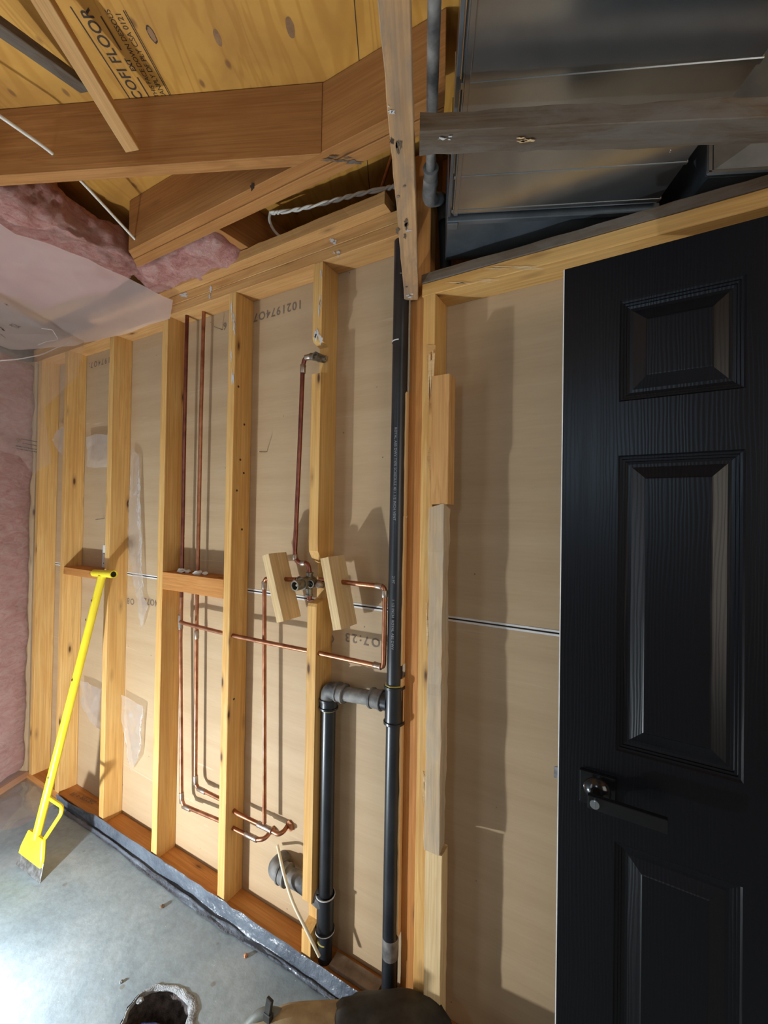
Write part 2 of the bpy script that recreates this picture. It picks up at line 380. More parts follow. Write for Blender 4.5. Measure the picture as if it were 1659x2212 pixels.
# pink fibreglass
M_PINK, nt, b = mat('pink_fibreglass'); v = coords(nt, (1, 1, 1))
n1 = tex(nt, coords(nt, (1, 1, 2.2)), 11, 8, 1.4, 0.75); n2 = tex(nt, coords(nt, (1, 1, 3)), 60, 6, 2.0, 0.85)
c = ramp(nt, n1, [(0.30, (0.58, 0.22, 0.19)), (0.47, (0.86, 0.43, 0.38)), (0.66, (0.98, 0.68, 0.61))])
c = mix(nt, 0.28, c, ramp(nt, n2, [(0.3, (0.62, 0.50, 0.45)), (0.65, (1, 1, 1))]), 'MULTIPLY')
nt.links.new(c, b.inputs['Base Color']); b.inputs['Roughness'].default_value = 1.0; b.inputs['Specular IOR Level'].default_value = 0.05
bump(nt, b, n2, 0.9, 0.014)

# ------------------------------------------------------------------ the setting
G1 = Vector((0.41, -0.912, 0)).normalized()      # line of the outside wall, from the corner towards the room
G2 = Vector((0.912, 0.41, 0)).normalized()
P0 = Vector((-2.98, 0, 0))
ZC = 2.64                                         # underside of the plywood

# floor with a broken-out hole
hc = Vector((-1.215, -0.418, 0)); hole = []
for k in range(44):
    a = 2 * math.pi * k / 44
    rr_ = 0.098 * (1 + 0.16 * noise.noise(Vector((math.cos(a) * 1.7, math.sin(a) * 1.7, 4))) + 0.05 * noise.noise(Vector((math.cos(a) * 9, math.sin(a) * 9, 1))))
    hole.append(hc + Vector((math.cos(a) * rr_ * 1.12, math.sin(a) * rr_ * 0.9, 0)))
bm = bmesh.new()
outer = [bm.verts.new(p) for p in ((-4.2, -3.6, 0), (2.4, -3.6, 0), (2.4, 1.6, 0), (-4.2, 1.6, 0))]
inner = [bm.verts.new(p) for p in hole]
es = [bm.edges.new((outer[i], outer[(i+1) % 4])) for i in range(4)] + [bm.edges.new((inner[i], inner[(i+1) % 44])) for i in range(44)]
bmesh.ops.triangle_fill(bm, use_beauty=True, edges=es)
floor = tag(obj('floor', bm, M_CONC, M=Matrix.Identity(4)), kind='structure')
bm = bmesh.new(); rows = []
for j in range(9):
    t = j / 8; row = []
    for k, p in enumerate(hole):
        q = hc + (p - hc) * (1 - 0.75 * t ** 1.6); q.z = -0.13 * t ** 0.7
        n_ = noise.noise(q * 40) * 0.012 * (1 if j else 0); q += Vector((n_, -n_, n_))
        row.append(bm.verts.new(q))
    rows.append(row)
for j in range(8):
    for k in range(44): bm.faces.new((rows[j][k], rows[j][(k+1) % 44], rows[j+1][(k+1) % 44], rows[j+1][k]))
bm.faces.new(rows[-1])
obj('hole_lining', bm, M_HOLE, floor, smooth=True)
bm = bmesh.new(); rows = []
for j in range(7):
    t = j / 6; row = []
    for k, p in enumerate(hole):
        a = 2 * math.pi * k / 44
        wv_ = 0.30 * (0.5 + 0.5 * math.cos(a - R(20))) + 0.04
        q = hc + (p - hc) * (0.93 + wv_ * t)
        q.z = 0.0012 + 0.004 * math.sin(math.pi * t) * (0.3 + abs(noise.noise(q * 55))) - (0.012 if j == 0 else 0) - (0.003 if j == 6 else 0)
        q += Vector((noise.noise(q * 70), noise.noise(q * 70 + Vector((5, 0, 0))), 0)) * 0.008
        row.append(bm.verts.new(q))
    rows.append(row)
for j in range(6):
    for k in range(44): bm.faces.new((rows[j][k], rows[j][(k+1) % 44], rows[j+1][(k+1) % 44], rows[j+1][k]))
obj('broken_edge', bm, M_CRUMB, floor, smooth=True)

# ceiling: plywood sheets, with the panel seam running along the outside wall's direction
bm = bmesh.new(); bm_box(bm, 7.6, 6.4, 0.02)
ceiling = tag(obj('ceiling', bm, M_PLY, M=frame((-0.8, -0.7, ZC + 0.0101), G1, G2)), kind='structure')
sa, sb = Z(765, 0, ZC), Z(778, 160, ZC)
d_ = (sa - sb).normalized()
wbm = bmesh.new(); bm_box(wbm, 2.4, 0.0018, 0.001)
obj('panel_seam', wbm, M_INK, ceiling, frame(sa - d_ * 0.2 + Vector((0, 0, -0.0004)), d_, (0, 1, 0)))
# stamp printed on the plywood
a_, b_ = Z(304, 216, ZC - 0.0006), Z(192, 36, ZC - 0.0006)
tr_ = (b_ - a_).normalized(); tu_ = Vector((0, 0, -1)).cross(tr_); tu_ = tu_ if tu_.x < 0 else -tu_
tu_ = tr_.cross(Vector((0, 0, 1)));
leftdir = (Z(180, 120, ZC) - Z(260, 120, ZC)).normalized()
if tu_.dot(leftdir) < 0: tu_ = -tu_
sl = (b_ - a_).length
def stamp(s, dist_right, start, size, gap=1.0, weight=0.0):
    at = a_ - tu_ * dist_right + tr_ * start
    text('ink_stamp', s, size, at, tr_, tu_, M_INK, ceiling, gap, weight)
stamp('COFI FLOOR', 0.0, 0.0, 0.036, 1.04, 0.0006)
stamp('EXT', 0.030, 0.075, 0.017, 1.0, 0.0006)
stamp('THIS FACE DOWN DESSOUS', 0.051, 0.006, 0.0165, 0.96)
stamp('CANPLY DF PLY CSA 0121', 0.071, 0.0, 0.0185, 0.95)
bm = bmesh.new()
for (dr, s0, s1, wd_) in ((-0.028, -0.01, sl + 0.02, 0.003), (0.028, -0.01, 0.06, 0.0032), (0.028, 0.125, sl, 0.0032), (0.087, -0.03, sl + 0.01, 0.0022), (0.091, -0.03, sl + 0.01, 0.0012)):
    bm_box(bm, s1 - s0, wd_, 0.0004, frame(a_ - tu_ * dr + tr_ * (s0 + s1) / 2, tr_, tu_))
obj('ink_stamp', bm, M_INK, ceiling)
# knots in the plywood face
def knot(px, py, rx, ry, ring):
    c0 = Z(px, py, ZC - 0.0007); bm = bmesh.new(); n_ = 28
    for k0 in range(n_):
        aa, ab = 2*math.pi*k0/n_, 2*math.pi*(k0+1)/n_
        def P(a, q):
            u = 1 + 0.12 * noise.noise(Vector((math.cos(a)*2+px, math.sin(a)*2, q)))
            return bm.verts.new(c0 + tr_ * math.cos(a) * ry * u * q + tu_ * math.sin(a) * rx * u * q)
        if ring:
            iq = 0.80 + 0.12 * noise.noise(Vector((math.cos(aa) * 3, py, math.sin(aa) * 3)))
            bm.faces.new((P(aa, 1), P(ab, 1), P(ab, iq), P(aa, iq)))
    if ring: obj('plywood_knot', bm, M_INK, ceiling)
    else: bm.free()
    bm = bmesh.new(); vs = []
    for k0 in range(n_):
        a = 2*math.pi*k0/n_; u = 1 + 0.1 * noise.noise(Vector((math.cos(a)*2+px, math.sin(a)*2, 1)))
        vs.append(bm.verts.new(c0 + Vector((0, 0, 0.0003)) + tr_ * math.cos(a) * ry * u * 0.86 + tu_ * math.sin(a) * rx * u * 0.86))
    bm.faces.new(vs); obj('plywood_knot', bm, M_KNOT, ceiling)
M_KNOT = mottled('knot_face', (0.24, 0.12, 0.05), (0.34, 0.18, 0.08), 40, 0.7)
knot(328, 75, 0.008, 0.020, True); knot(470, 82, 0.009, 0.022, False); knot(627, 60, 0.011, 0.026, False)

# outside wall, far walls
def wallbox(name, c, xd, L, T, H, m):
    bm = bmesh.new(); bm_box(bm, L, T, H); return tag(obj(name, bm, m, M=frame(c, xd, Vector((0, 0, 1)).cross(Vector(xd)))), kind='structure')
GN = Vector((-G1.y, G1.x, 0)); GN = -GN if GN.x > 0 else GN      # outwards
wallbox('wall_left', P0 + G1 * 0.9 + GN * 0.16 + Vector((0, 0, 1.32)), G1, 2.8, 0.1, ZC, M_CONC)
# drywall: lower and upper sheet of the next room's wall, seen from behind
bm = bmesh.new()
bm_box(bm, 5.3, 0.0125, 1.2055, Matrix.Translation((-0.6, 0.00625, 0.6027)))
bm_box(bm, 5.3, 0.0125, 0.97, Matrix.Translation((-0.6, 0.00625, 1.2095 + 0.485)))
bm_box(bm, 2.7, 0.0125, 0.26, Matrix.Translation((-1.90, 0.00625, 2.3095)))
wall = tag(obj('wall_back', bm, M_KRAFT, M=Matrix.Identity(4)), kind='structure')
bm = bmesh.new()
bm_box(bm, 5.3, 0.001, 0.0052, Matrix.Translation((-0.6, -0.0006, 1.2127)))
bm_box(bm, 5.3, 0.001, 0.0052, Matrix.Translation((-0.6, -0.0006, 1.2024)))
tag(obj('paper_edge', bm, M_WHITE, wall), 'white paper edges of the drywall joint')
bm = bmesh.new(); bm_box(bm, 5.3, 0.02, 0.004, Matrix.Translation((-0.6, 0.012, 1.2075)))
obj('joint_gap', bm, M_BLACK, wall)
def wtext(s, px, py, px2, py2, size, m=M_INKF):
    a, b = Y(px, py, -0.0009), Y(px2, py2, -0.0009)
    bm = text_bm(s, size, 1.0, 0.0008); w0 = max(v.co.x for v in bm.verts)
    bm.free(); gap = 1.0
    text('printed_number', s, size, a, Vector((-1, 0, 0)), Vector((0, 0, -1)), m, wall, (a.x - b.x) / w0, 0.0008)
wtext('1021974O7', 653, 655, 545, 686, 0.045)
wtext('86', 508, 697, 472, 706, 0.042)
wtext('1974O7:', 238, 776, 190, 786, 0.042)
wtext('4O7:23', 838, 1392, 742, 1384, 0.042)
wtext('O', 722, 1380, 712, 1379, 0.042)
wtext('4O723', 340, 1303, 304, 1301, 0.042); wtext('O8', 290, 1300, 272, 1298, 0.042)
wbx = bmesh.new(); bm_box(wbx, 5.6, 0.08, ZC, Matrix.Translation((-0.7, 1.55, ZC / 2)))  # unseen wall added to keep ambient light from shining through the opening
tag(obj('wall_far_unseen', wbx, M_KRAFT), kind='structure')

# ------------------------------------------------------------------ partition framing
ZB, ZT = 0.038, 2.358
STUD_R = [-2.877, -2.580, -2.150, -1.733, -1.313, -0.898, -0.488]
stud_lab = ['wall stud tucked in the corner behind draped clear film', 'pine wall stud at the left end of the small shelf-like block, nearest the corner film',
            'pine wall stud the yellow scraper leans against', 'pine wall stud just left of the two tall copper pipes',
            'knotty pine wall stud between the two tall copper pipes and the shower valve', '', 'pine stud with torn splinters on its face, right of the tall black stack']
for i, xr in enumerate(STUD_R):
    if i == 5: continue
    zt = 2.149 if i == 6 else ZT
    o = wbox('stud', xr - 0.038, xr, -0.089, -0.0005, ZB, zt, M_STUD, stud_lab[i], 'stud', 'studs of the partition')
    if i == 4:                                   # nail and bore holes on the side
        for z in (1.86, 1.72, 1.67, 1.60, 1.45, 2.0, 0.80):
            bm = bmesh.new()
            bmesh.ops.create_circle(bm, cap_ends=True, radius=0.0045, segments=10, matrix=Matrix.Translation((xr + 0.0014, -0.055 + 0.02 * math.sin(z * 31), z)) @ Matrix.Rotation(R(90), 4, 'Y'))
            obj('nail_hole', bm, M_INK, o)
# the notched stud behind the shower valve
prof = [(-0.0005, ZB), (-0.089, ZB), (-0.089, 0.135), (-0.052, 0.150), (-0.056, 0.215), (-0.089, 0.232), (-0.089, 1.205), (-0.085, 1.215), (-0.040, 1.225), (-0.040, 1.345), (-0.070, 1.362), (-0.087, 1.39), (-0.089, 1.42),
        (-0.089, 1.985), (-0.050, 1.995), (-0.048, 2.085), (-0.083, 2.094), (-0.089, 2.11), (-0.089, ZT), (-0.0005, ZT)]
bm = bmesh.new(); L_ = [bm.verts.new((z - 1.2, y + 0.0445, -0.019)) for y, z in prof]; R_ = [bm.verts.new((z - 1.2, y + 0.0445, 0.019)) for y, z in prof]
n_ = len(prof); bm.faces.new(L_); bm.faces.new(list(reversed(R_)))
for k in range(n_): bm.faces.new((L_[k], L_[(k+1) % n_], R_[(k+1) % n_], R_[k]))
tag(obj('stud', bm, M_STUD, M=frame((-0.917, -0.0445, 1.2), (0, 0, 1), (0, 1, 0))), 'wall stud notched out behind the shower valve and shower elbow', 'stud', 'studs of the partition')

XL, XR_ = -2.98, -0.575
wbox('bottom_plate', XL, 0.7, -0.0885, -0.001, 0.0, ZB - 0.0005, M_STUD2, 'orange pine plate lying on the concrete under the studs', 'plate')
wbox('top_plate', XL, XR_, -0.089, 0.0, ZT + 0.0005, 2.396, M_PLATE, 'lowest top plate resting on the stud tops', 'plate', 'top plates')
wbox('top_plate', XL, XR_, -0.090, 0.0, 2.3965, 2.434, M_PLATE, 'middle top plate with white paint smears', 'plate', 'top plates')
wbox('nailing_board', -2.3, -0.640, -0.130, -0.052, 2.4345, 2.474, M_PLATE, 'rough-edged board lying on the top plates, sawn off beside the long overhead batten', 'board', None, None, 0.002, (0, 0.01))
text('handwriting', 'DRYER', 0.036, Y(214, 1722, -0.03) * 0 + Vector((-2.335, -0.030, ZB + 0.0006)), (-1, -0.12, 0), (0.12, -1, 0), M_INKF, bpy.data.objects['bottom_plate'])
text('handwriting', '= H', 0.040, Vector((-2.455, -0.045, ZB + 0.0006)), (-1, -0.12, 0), (0.12, -1, 0), M_INKF, bpy.data.objects['bottom_plate'])

# lower plates over the right-hand bay
wbox('top_plate', -0.530, 0.75, -0.0895, 0.0, 2.1495, 2.187, M_STUD, 'pine plate over the bay beside the black door', 'plate')
wbox('plate_board', -0.532, 0.75, -0.0925, 0.02, 2.1875, 2.214, M_OLD, 'grey weathered board lying on the plate above the black door', 'board', None, None, 0.0025)
bm = bmesh.new()
for (px, py, L_, a) in ((1380, 510, 0.05, 5), (1200, 565, 0.16, 1), (1050, 600, 0.2, -1), (1340, 518, 0.09, 2)):
    p = Y(px, py, -0.091); bm_box(bm, L_, 0.004, 0.008, Matrix.Translation(p) @ Matrix.Rotation(R(a), 4, 'Y'))
# blocks between studs
wbox('blocking', STUD_R[3] + 0.001, STUD_R[4] - 0.039, -0.089, -0.001, 1.184, 1.258, M_STUD2, 'pine block between studs, copper pipes passing through it', 'block')
wbox('blocking', STUD_R[1] + 0.001, STUD_R[2] - 0.039, -0.089, -0.001, 1.180, 1.218, M_STUD2, 'flat pine block between studs beside the yellow scraper grip', 'block')
for (x, y, z, s) in ((-1.645, -0.06, 1.266, 0.017), (-1.615, -0.05, 1.264, 0.013), (-1.535, -0.065, 1.266, 0.017), (-1.505, -0.05, 1.264, 0.012)):
    bm = bmesh.new(); bmesh.ops.create_icosphere(bm, subdivisions=3, radius=s)
    for v_ in bm.verts: v_.co *= 1 + 0.5 * noise.noise(v_.co * 90 + Vector((x * 50, 0, 0))); v_.co.z *= 0.5
    tag(obj('paper_scrap', bm, M_WHITE, M=Matrix.Translation((x, y, z + 0.001))), 'small crumpled white scrap on the pine block beside the copper pipes', 'scrap', 'white scraps on the block')

# flat plank and splinters between the black stack and the torn stud
wbox('plank', -0.592, -0.5285, -0.040, -0.002, 0.0385, 2.62, M_STUD2, 'flat brown plank standing behind the tall black stack', 'board')
for (x0, x1, z0, z1) in ((-0.600, -0.5925, 0.25, 1.02), (-0.600, -0.5925, 1.06, 1.50), (-0.599, -0.5925, 1.52, 1.88)):
    wbox('splintered_strip', x0, x1, -0.058, -0.010, z0, z1, M_SPLINT, 'thin splintered wood strip along the edge of the brown plank', 'strip', 'splintered strips beside the black stack', None, 0.002, (0.03, 0.03))

# scab boards nailed to the right side of the torn stud
wbox('scab_board', -0.487, -0.434, -0.110, -0.062, 1.545, 1.905, M_PLATE, 'short pine scab board nailed to the torn stud, topmost of three', 'board')
wbox('scab_board', -0.487, -0.443, -0.112, -0.070, 0.590, 1.535, M_SPLIT, 'grey split scab board on the torn stud, middle of three', 'board', None, None, 0.003, (0.02, 0.03))
wbox('scab_board', -0.487, -0.437, -0.105, -0.060, 0.040, 0.585, M_PALE, 'pale scab board at the foot of the torn stud, lowest of three', 'board', None, None, 0.0015, (0, 0.015))
def splinter(px, py, px2, py2, w, y, parent, m=M_SPLINT, n=5):
    bm = bmesh.new(); a, b = Y(px, py, y), Y(px2, py2, y)
    for k in range(n):
        o_ = Vector(((k - n / 2) * w / n, -0.003 - 0.003 * random.random(), 0)); q = random.uniform(0.5, 1); s_ = random.uniform(0, 0.35)
        p0_, p1_ = a.lerp(b, s_) + o_, a.lerp(b, q) + o_ * 0.6
        bm_tube(bm, [p0_, p0_.lerp(p1_, 0.5) + Vector((0.001, -0.002, 0)), p1_], [0.0022, 0.0026, 0.0002], 4)
    return obj('splinter', bm, m, parent)
st6 = [o for o in bpy.data.objects if o.get('label', '').startswith('pine stud with torn')][0]
splinter(936, 748, 929, 910, 0.02, -0.089, st6, M_SPLINT, 7); splinter(930, 1290, 928, 1430, 0.02, -0.089, st6, M_SPLINT, 8)
splinter(920, 1650, 918, 1740, 0.01, -0.089, st6, M_SPLINT, 3); splinter(934, 995, 932, 1080, 0.008, -0.089, st6, M_STUD2, 3)
bm = bmesh.new()
for q in ([(921, 745), (941, 745), (938, 800), (931, 900), (926, 850)], [(929, 960), (936, 990), (934, 1045), (922, 990)]):
    bm.faces.new([bm.verts.new(Y(px, py, -0.0905)) for px, py in q])
obj('torn_hollow', bm, M_PLATE, st6)

# ------------------------------------------------------------------ floor framing overhead
def plank_poly(name, pts2, z0, z1, mat_, axis, **kw):         # vertical-sided timber with mitred ends
    c = sum((Vector((*p, 0)) for p in pts2), Vector()) / len(pts2); c.z = (z0 + z1) / 2
    M = frame(c, axis, Vector((0, 0, 1)).cross(axis)); Mi = M.inverted(); bm = bmesh.new()
    A = [bm.verts.new(Mi @ Vector((*p, z0))) for p in pts2]; B = [bm.verts.new(Mi @ Vector((*p, z1))) for p in pts2]; n = len(A)
    bm.faces.new(A); bm.faces.new(list(reversed(B)))
    for k in range(n): bm.faces.new((A[k], A[(k+1) % n], B[(k+1) % n], B[k]))
    bmesh.ops.bevel(bm, geom=bm.edges[:], offset=0.0015, segments=1, affect='EDGES')
    return tag(obj(name, bm, mat_, M=M), **kw)
XA = Vector((1, 0, 0))
plank_poly('header_joist', [(-1.585, -0.344), (-0.362, -0.344), (-0.379, -0.3065), (-1.618, -0.3065)], 2.455, ZC - 0.001, M_JOIST, XA, label='front ply of the doubled header running over the partition', cat='joist', group='doubled header')
plank_poly('header_joist', [(-1.620, -0.3055), (-0.380, -0.3055), (-0.397, -0.268), (-1.655, -0.268)], 2.452, ZC - 0.001, M_JOIST, XA, label='rear ply of the doubled header running over the partition', cat='joist', group='doubled header')
je = Vector((-0.705, -0.345, 0))
jd = (Z(0, 382, 2.45) - Z(700, 335, 2.45)); jd.z = 0; jd.normalize()
jn = Vector((-jd.y, jd.x, 0)); jn = jn if jn.y > 0 else -jn
q0 = je.xy; q3 = (je + Vector((-0.088, 0.0, 0))).xy
LJ = 2.0
plank_poly('floor_joist', [q0, (je + jd * LJ).xy, (je + jd * LJ + jn * 0.038).xy, q3], 2.45, ZC - 0.001, M_JOIST, jd, label='floor joist meeting the doubled header at an angle, a grey cable through it', cat='joist')
# small tail joist in the dark space above the plates
t0, t1 = Z(475, 508, 2.475), Z(535, 545, 2.475)
tdir = (t1 - t0); tdir.z = 0; tdir.normalize()
board('tail_joist', Vector((t0.x - 0.0, -0.262, 2.56)), Vector((t0.x, -0.262, 2.56)) + tdir * 0.55, 0.165, 0.038, (0, 0, 1), M_JOIST, 'short joist end crossing the dark gap beside the pink batt', 'joist')
# bridging
jf = lambda px, py, z: Z(px, py, z)
e0 = Z(288, 322, 2.462)
e1 = e0 - (-1) * G1 * 0.40 * 1.0; e1.z = 2.615
board('bridging_strut', e0, e0 + (Vector((-1.005, -0.975, 2.625)) - e0), 0.040, 0.019, jd, M_PLATE, 'lighter bridging strut nailed low on the floor joist', 'strut', 'cross bridging between floor joists')
f0 = Z(185, 185, 2.62); 
board('bridging_strut', Vector((f0.x, f0.y, 2.615)), Vector((-1.13, -0.98, 2.49)), 0.040, 0.019, jd, M_OLD, 'dark bridging strut nailed high on the floor joist', 'strut', 'cross bridging between floor joists')

# low ceiling frame around the ducts
GA = Vector((-0.604, -0.063, 0)) - Vector((-0.288, -0.758, 0)); GA.normalize()
l_a, l_b = Z(889, 648, 2.17), Z(849, 0, 2.17)
board('overhead_batten', Vector((l_a.x, l_a.y, 2.191)), Vector((l_b.x, l_b.y, 2.191)) - GA * 0.9, 0.042, 0.042, Vector((GA.y, -GA.x, 0)), M_LEDGE, 'long stained batten hung overhead, ending by the black stack', 'batten', None, None, 0.0012)
d0, d1 = Z(900, 312, 2.17), Z(1659, 281, 2.17)
dd = (d1 - d0).normalized()
board('overhead_batten', Vector((d0.x, d0.y, 2.187)) + dd * 0.005, Vector((d1.x, d1.y, 2.187)) + dd * 0.4, 0.052, 0.036, Vector((-dd.y, dd.x, 0)), M_OLD, 'dark dusty batten crossing under the sheet metal duct', 'batten', None, None, 0.003)
wbox('hanger_post', -0.524, -0.486, 0.03, 0.068, 2.215, 2.635, M_JOIST, 'brown upright between the long batten and the duct end', 'post')
wbox('hanger_post', -0.572, -0.545, 0.0, 0.03, 2.40, 2.63, M_LEDGE, 'narrow stained upright hidden behind the end of the long batten', 'post')

# ducts
def duct(name, c, w, L, h, m, label):
    t = thing(name, c, label, 'duct')
    return t
dl0, dl1 = Z(1010, 0, 2.26), Z(975, 465, 2.26); dr1 = Z(1415, 450, 2.26); dr0 = Z(1659, 110, 2.26)
DA = (dl1 - dl0).normalized(); DB = Vector((-DA.y, DA.x, 0)); DB = DB if DB.x > 0 else -DB
wdt = (dr0 - dl0).dot(DB)
t = thing('supply_duct', dl1, 'wide shiny sheet metal duct above the dark batten', 'duct')
c = dl1 - DA * 0.75 + DB * wdt / 2 + Vector((0, 0, 0.14))
bm = bmesh.new(); bm_box(bm, 1.5, wdt, 0.28, bev=0.003)
obj('duct_body', bm, M_DUCT, t, frame(c, DA, DB))
for (px, py, th) in ((1000, 186, 0.012), (985, 384, 0.008), (977, 457, 0.010)):
    q = Z(px, py, 2.26); s_ = (q - dl1).dot(DA)
    bm = bmesh.new(); bm_box(bm, th, wdt + 0.004, 0.282, bev=0.0012)
    obj('duct_seam', bm, M_DUCT, t, frame(dl1 + DA * s_ + DB * wdt / 2 + Vector((0, 0, 0.1395)), DA, DB))
bm = bmesh.new(); bm_box(bm, 1.5, 0.007, 0.014, bev=0.001)
tag(obj('duct_flange', bm, M_DUCTD, t, frame(dl1 - DA * 0.75 - DB * 0.006 + Vector((0, 0, 0.002)), DA, DB)), 'dull folded edge along the duct')
bm = bmesh.new(); bm_box(bm, 1.5, 0.010, 0.003, bev=0.001)
obj('duct_flange', bm, M_DUCT, t, frame(dl1 - DA * 0.75 + DB * 0.010 + Vector((0, 0, -0.0016)), DA, DB))
# rounded duct boot beyond
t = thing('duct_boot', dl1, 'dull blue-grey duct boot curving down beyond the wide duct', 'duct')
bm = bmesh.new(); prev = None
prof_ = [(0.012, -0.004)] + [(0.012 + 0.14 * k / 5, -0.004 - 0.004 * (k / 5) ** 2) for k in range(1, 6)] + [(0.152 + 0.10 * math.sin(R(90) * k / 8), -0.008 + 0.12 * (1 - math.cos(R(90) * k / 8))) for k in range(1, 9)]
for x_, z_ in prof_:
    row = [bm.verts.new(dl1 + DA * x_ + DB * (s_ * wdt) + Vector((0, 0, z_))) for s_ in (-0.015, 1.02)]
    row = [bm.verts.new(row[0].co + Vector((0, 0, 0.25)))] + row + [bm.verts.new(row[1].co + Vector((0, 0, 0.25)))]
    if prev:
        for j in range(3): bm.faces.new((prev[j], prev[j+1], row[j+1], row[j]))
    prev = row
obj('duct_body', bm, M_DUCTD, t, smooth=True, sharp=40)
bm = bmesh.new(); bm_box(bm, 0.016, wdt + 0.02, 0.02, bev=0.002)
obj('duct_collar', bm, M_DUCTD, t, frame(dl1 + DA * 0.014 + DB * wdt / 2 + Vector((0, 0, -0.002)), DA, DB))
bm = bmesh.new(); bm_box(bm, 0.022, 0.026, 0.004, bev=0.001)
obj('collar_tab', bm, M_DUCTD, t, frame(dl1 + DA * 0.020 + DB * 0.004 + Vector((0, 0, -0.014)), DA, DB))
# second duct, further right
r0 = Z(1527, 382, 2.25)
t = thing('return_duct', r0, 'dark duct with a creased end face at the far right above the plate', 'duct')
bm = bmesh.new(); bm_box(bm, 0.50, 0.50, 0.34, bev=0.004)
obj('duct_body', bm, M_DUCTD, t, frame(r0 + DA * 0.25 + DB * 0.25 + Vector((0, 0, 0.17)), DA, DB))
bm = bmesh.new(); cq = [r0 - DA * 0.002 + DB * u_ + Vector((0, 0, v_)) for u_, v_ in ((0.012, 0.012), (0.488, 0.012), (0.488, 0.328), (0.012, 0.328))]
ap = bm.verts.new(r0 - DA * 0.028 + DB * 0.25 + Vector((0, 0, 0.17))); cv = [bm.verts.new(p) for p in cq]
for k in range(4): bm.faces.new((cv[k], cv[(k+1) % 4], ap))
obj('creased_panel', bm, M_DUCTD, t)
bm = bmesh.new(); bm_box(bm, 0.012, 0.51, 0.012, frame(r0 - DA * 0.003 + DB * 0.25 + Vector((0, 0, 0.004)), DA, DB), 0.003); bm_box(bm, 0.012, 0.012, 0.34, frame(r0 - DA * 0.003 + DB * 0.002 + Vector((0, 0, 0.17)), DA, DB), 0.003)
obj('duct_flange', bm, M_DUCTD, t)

# iron pipe above the duct edge
t = thing('drain_pipe', Z(930, 380, 2.45), 'thin dark pipe sloping down beside the duct, between long batten and duct', 'pipe')
ip0, ip1 = Z(939, -20, 2.425), Z(930, 385, 2.425)
tube('pipe', [ip0 + (ip0 - ip1) * 0.15, ip1], 0.0125, M_ABSD, t)
sleeve('elbow', ip1 + (ip0 - ip1).normalized() * 0.035, ip1 - (ip0 - ip1).normalized() * 0.02, 0.0185, M_ABSD, t, 0.002)
tube('elbow', [ip1, ip1 + Vector((-0.03, 0.055, -0.012)), Y(956, 430, 0.03), Y(960, 480, 0.03)], 0.019, M_ABSD, t, 0.03)
tube('pipe', [Y(957, 430, 0.03), Y(966, 640, 0.03)], 0.018, M_BLACK, t)

# cables
t = thing('grey_cable', Z(0, 235, 2.5), 'pale grey cable passing through the floor joist', 'cable')
ca, cb = Z(-160, 140, 2.53), Z(104, 323, 2.50)
cc = Z(182, 398, 2.505); ce = Z(279, 503, 2.49)
tube('cable_run', [ca, cb, cb.lerp(cc, 0.5) + Vector((0, 0, 0.003)), cc, ce, ce + (ce - cc) * 0.3], 0.0045, M_CABLE, t, 0.05, 10)
t = thing('twisted_cable', Y(720, 435, 0.05), 'white twisted cable drooping through the dark gap above the plates', 'cable')
c_pts = [Y(870, 398, -0.1), Y(845, 405, -0.1), Y(780, 418, -0.1), Y(720, 434, -0.1), Y(650, 452, -0.1), Y(600, 459, -0.1), Y(584, 460, -0.1)]
c_f = fillet(c_pts, 0.05)
for ph in (0, math.pi):
    bm = bmesh.new(); pts = []
    tot = 90
    for k in range(tot + 1):
        u = k / tot * (len(c_f) - 1); i0 = min(int(u), len(c_f) - 2); p = c_f[i0].lerp(c_f[i0+1], u - i0)
        a = ph + k * 0.42; pts.append(p + Vector((0, math.cos(a), math.sin(a))) * 0.0035)
    bm_tube(bm, pts, 0.0042, 8); obj('cable_strand', bm, M_CABLE, t, smooth=True)
tube('cable_tail', [Y(584, 459, -0.1), Y(581, 474, -0.1), Y(590, 497, -0.09), Y(606, 512, -0.08)], 0.005, M_CABLE, t, 0.03, 8)
tube('copper_tube', [Y(850, 325, -0.07), Y(818, 425, -0.07)], 0.005, M_COPPER, None, 0, 10, 'thin bright copper tube slanting behind the long batten', 'pipe')

# ------------------------------------------------------------------ black drain stack
YS = -0.052
RS = 0.0242
sx = -0.621
t = thing('vent_stack', (sx, YS, 0), 'tall black plastic stack with a side tee and printed lettering', 'pipe')
zt1, zt0 = Y(845, 1478, YS).z, Y(845, 1560, YS).z
tube('pipe', [(sx + 0.003, YS, 2.62), (sx, YS, zt1 - 0.01)], RS, M_ABS, t, seg=28)
tube('pipe', [(sx, YS, zt0 + 0.01), (sx - 0.001, YS, 0.04)], RS, M_ABS, t, seg=28)
tee = sleeve('tee', (sx, YS, zt1), (sx, YS, zt0), RS + 0.0045, M_ABS, t, 0.0035, 28)
sleeve('glue_ring', (sx, YS, zt1 + 0.001), (sx, YS, zt1 + 0.004), RS + 0.005, M_GLUE, tee)
lx = Y(708, 1650, YS).x
bz = Y(845, 1518, YS).z; bzl = Y(725, 1492, YS).z
loop = thing('loop_vent', (lx, YS, 0), 'black plastic loop pipe with a dusty arm, standing left of the tall stack', 'pipe')
tube('pipe', [(lx, YS, bzl - 0.05), (lx + 0.003, YS, 0.01)], RS - 0.001, M_ABS, loop, seg=28)
tube('pipe', [(lx + 0.06, YS, bzl - 0.002), (sx - 0.07, YS, bz)], RS - 0.001, M_ABSD, loop, seg=28)
el = tube('elbow', [(lx, YS, bzl - 0.048), (lx, YS, bzl), (lx + 0.055, YS, bzl - 0.002)], RS + 0.004, M_ABSD, loop, 0.045, 24)
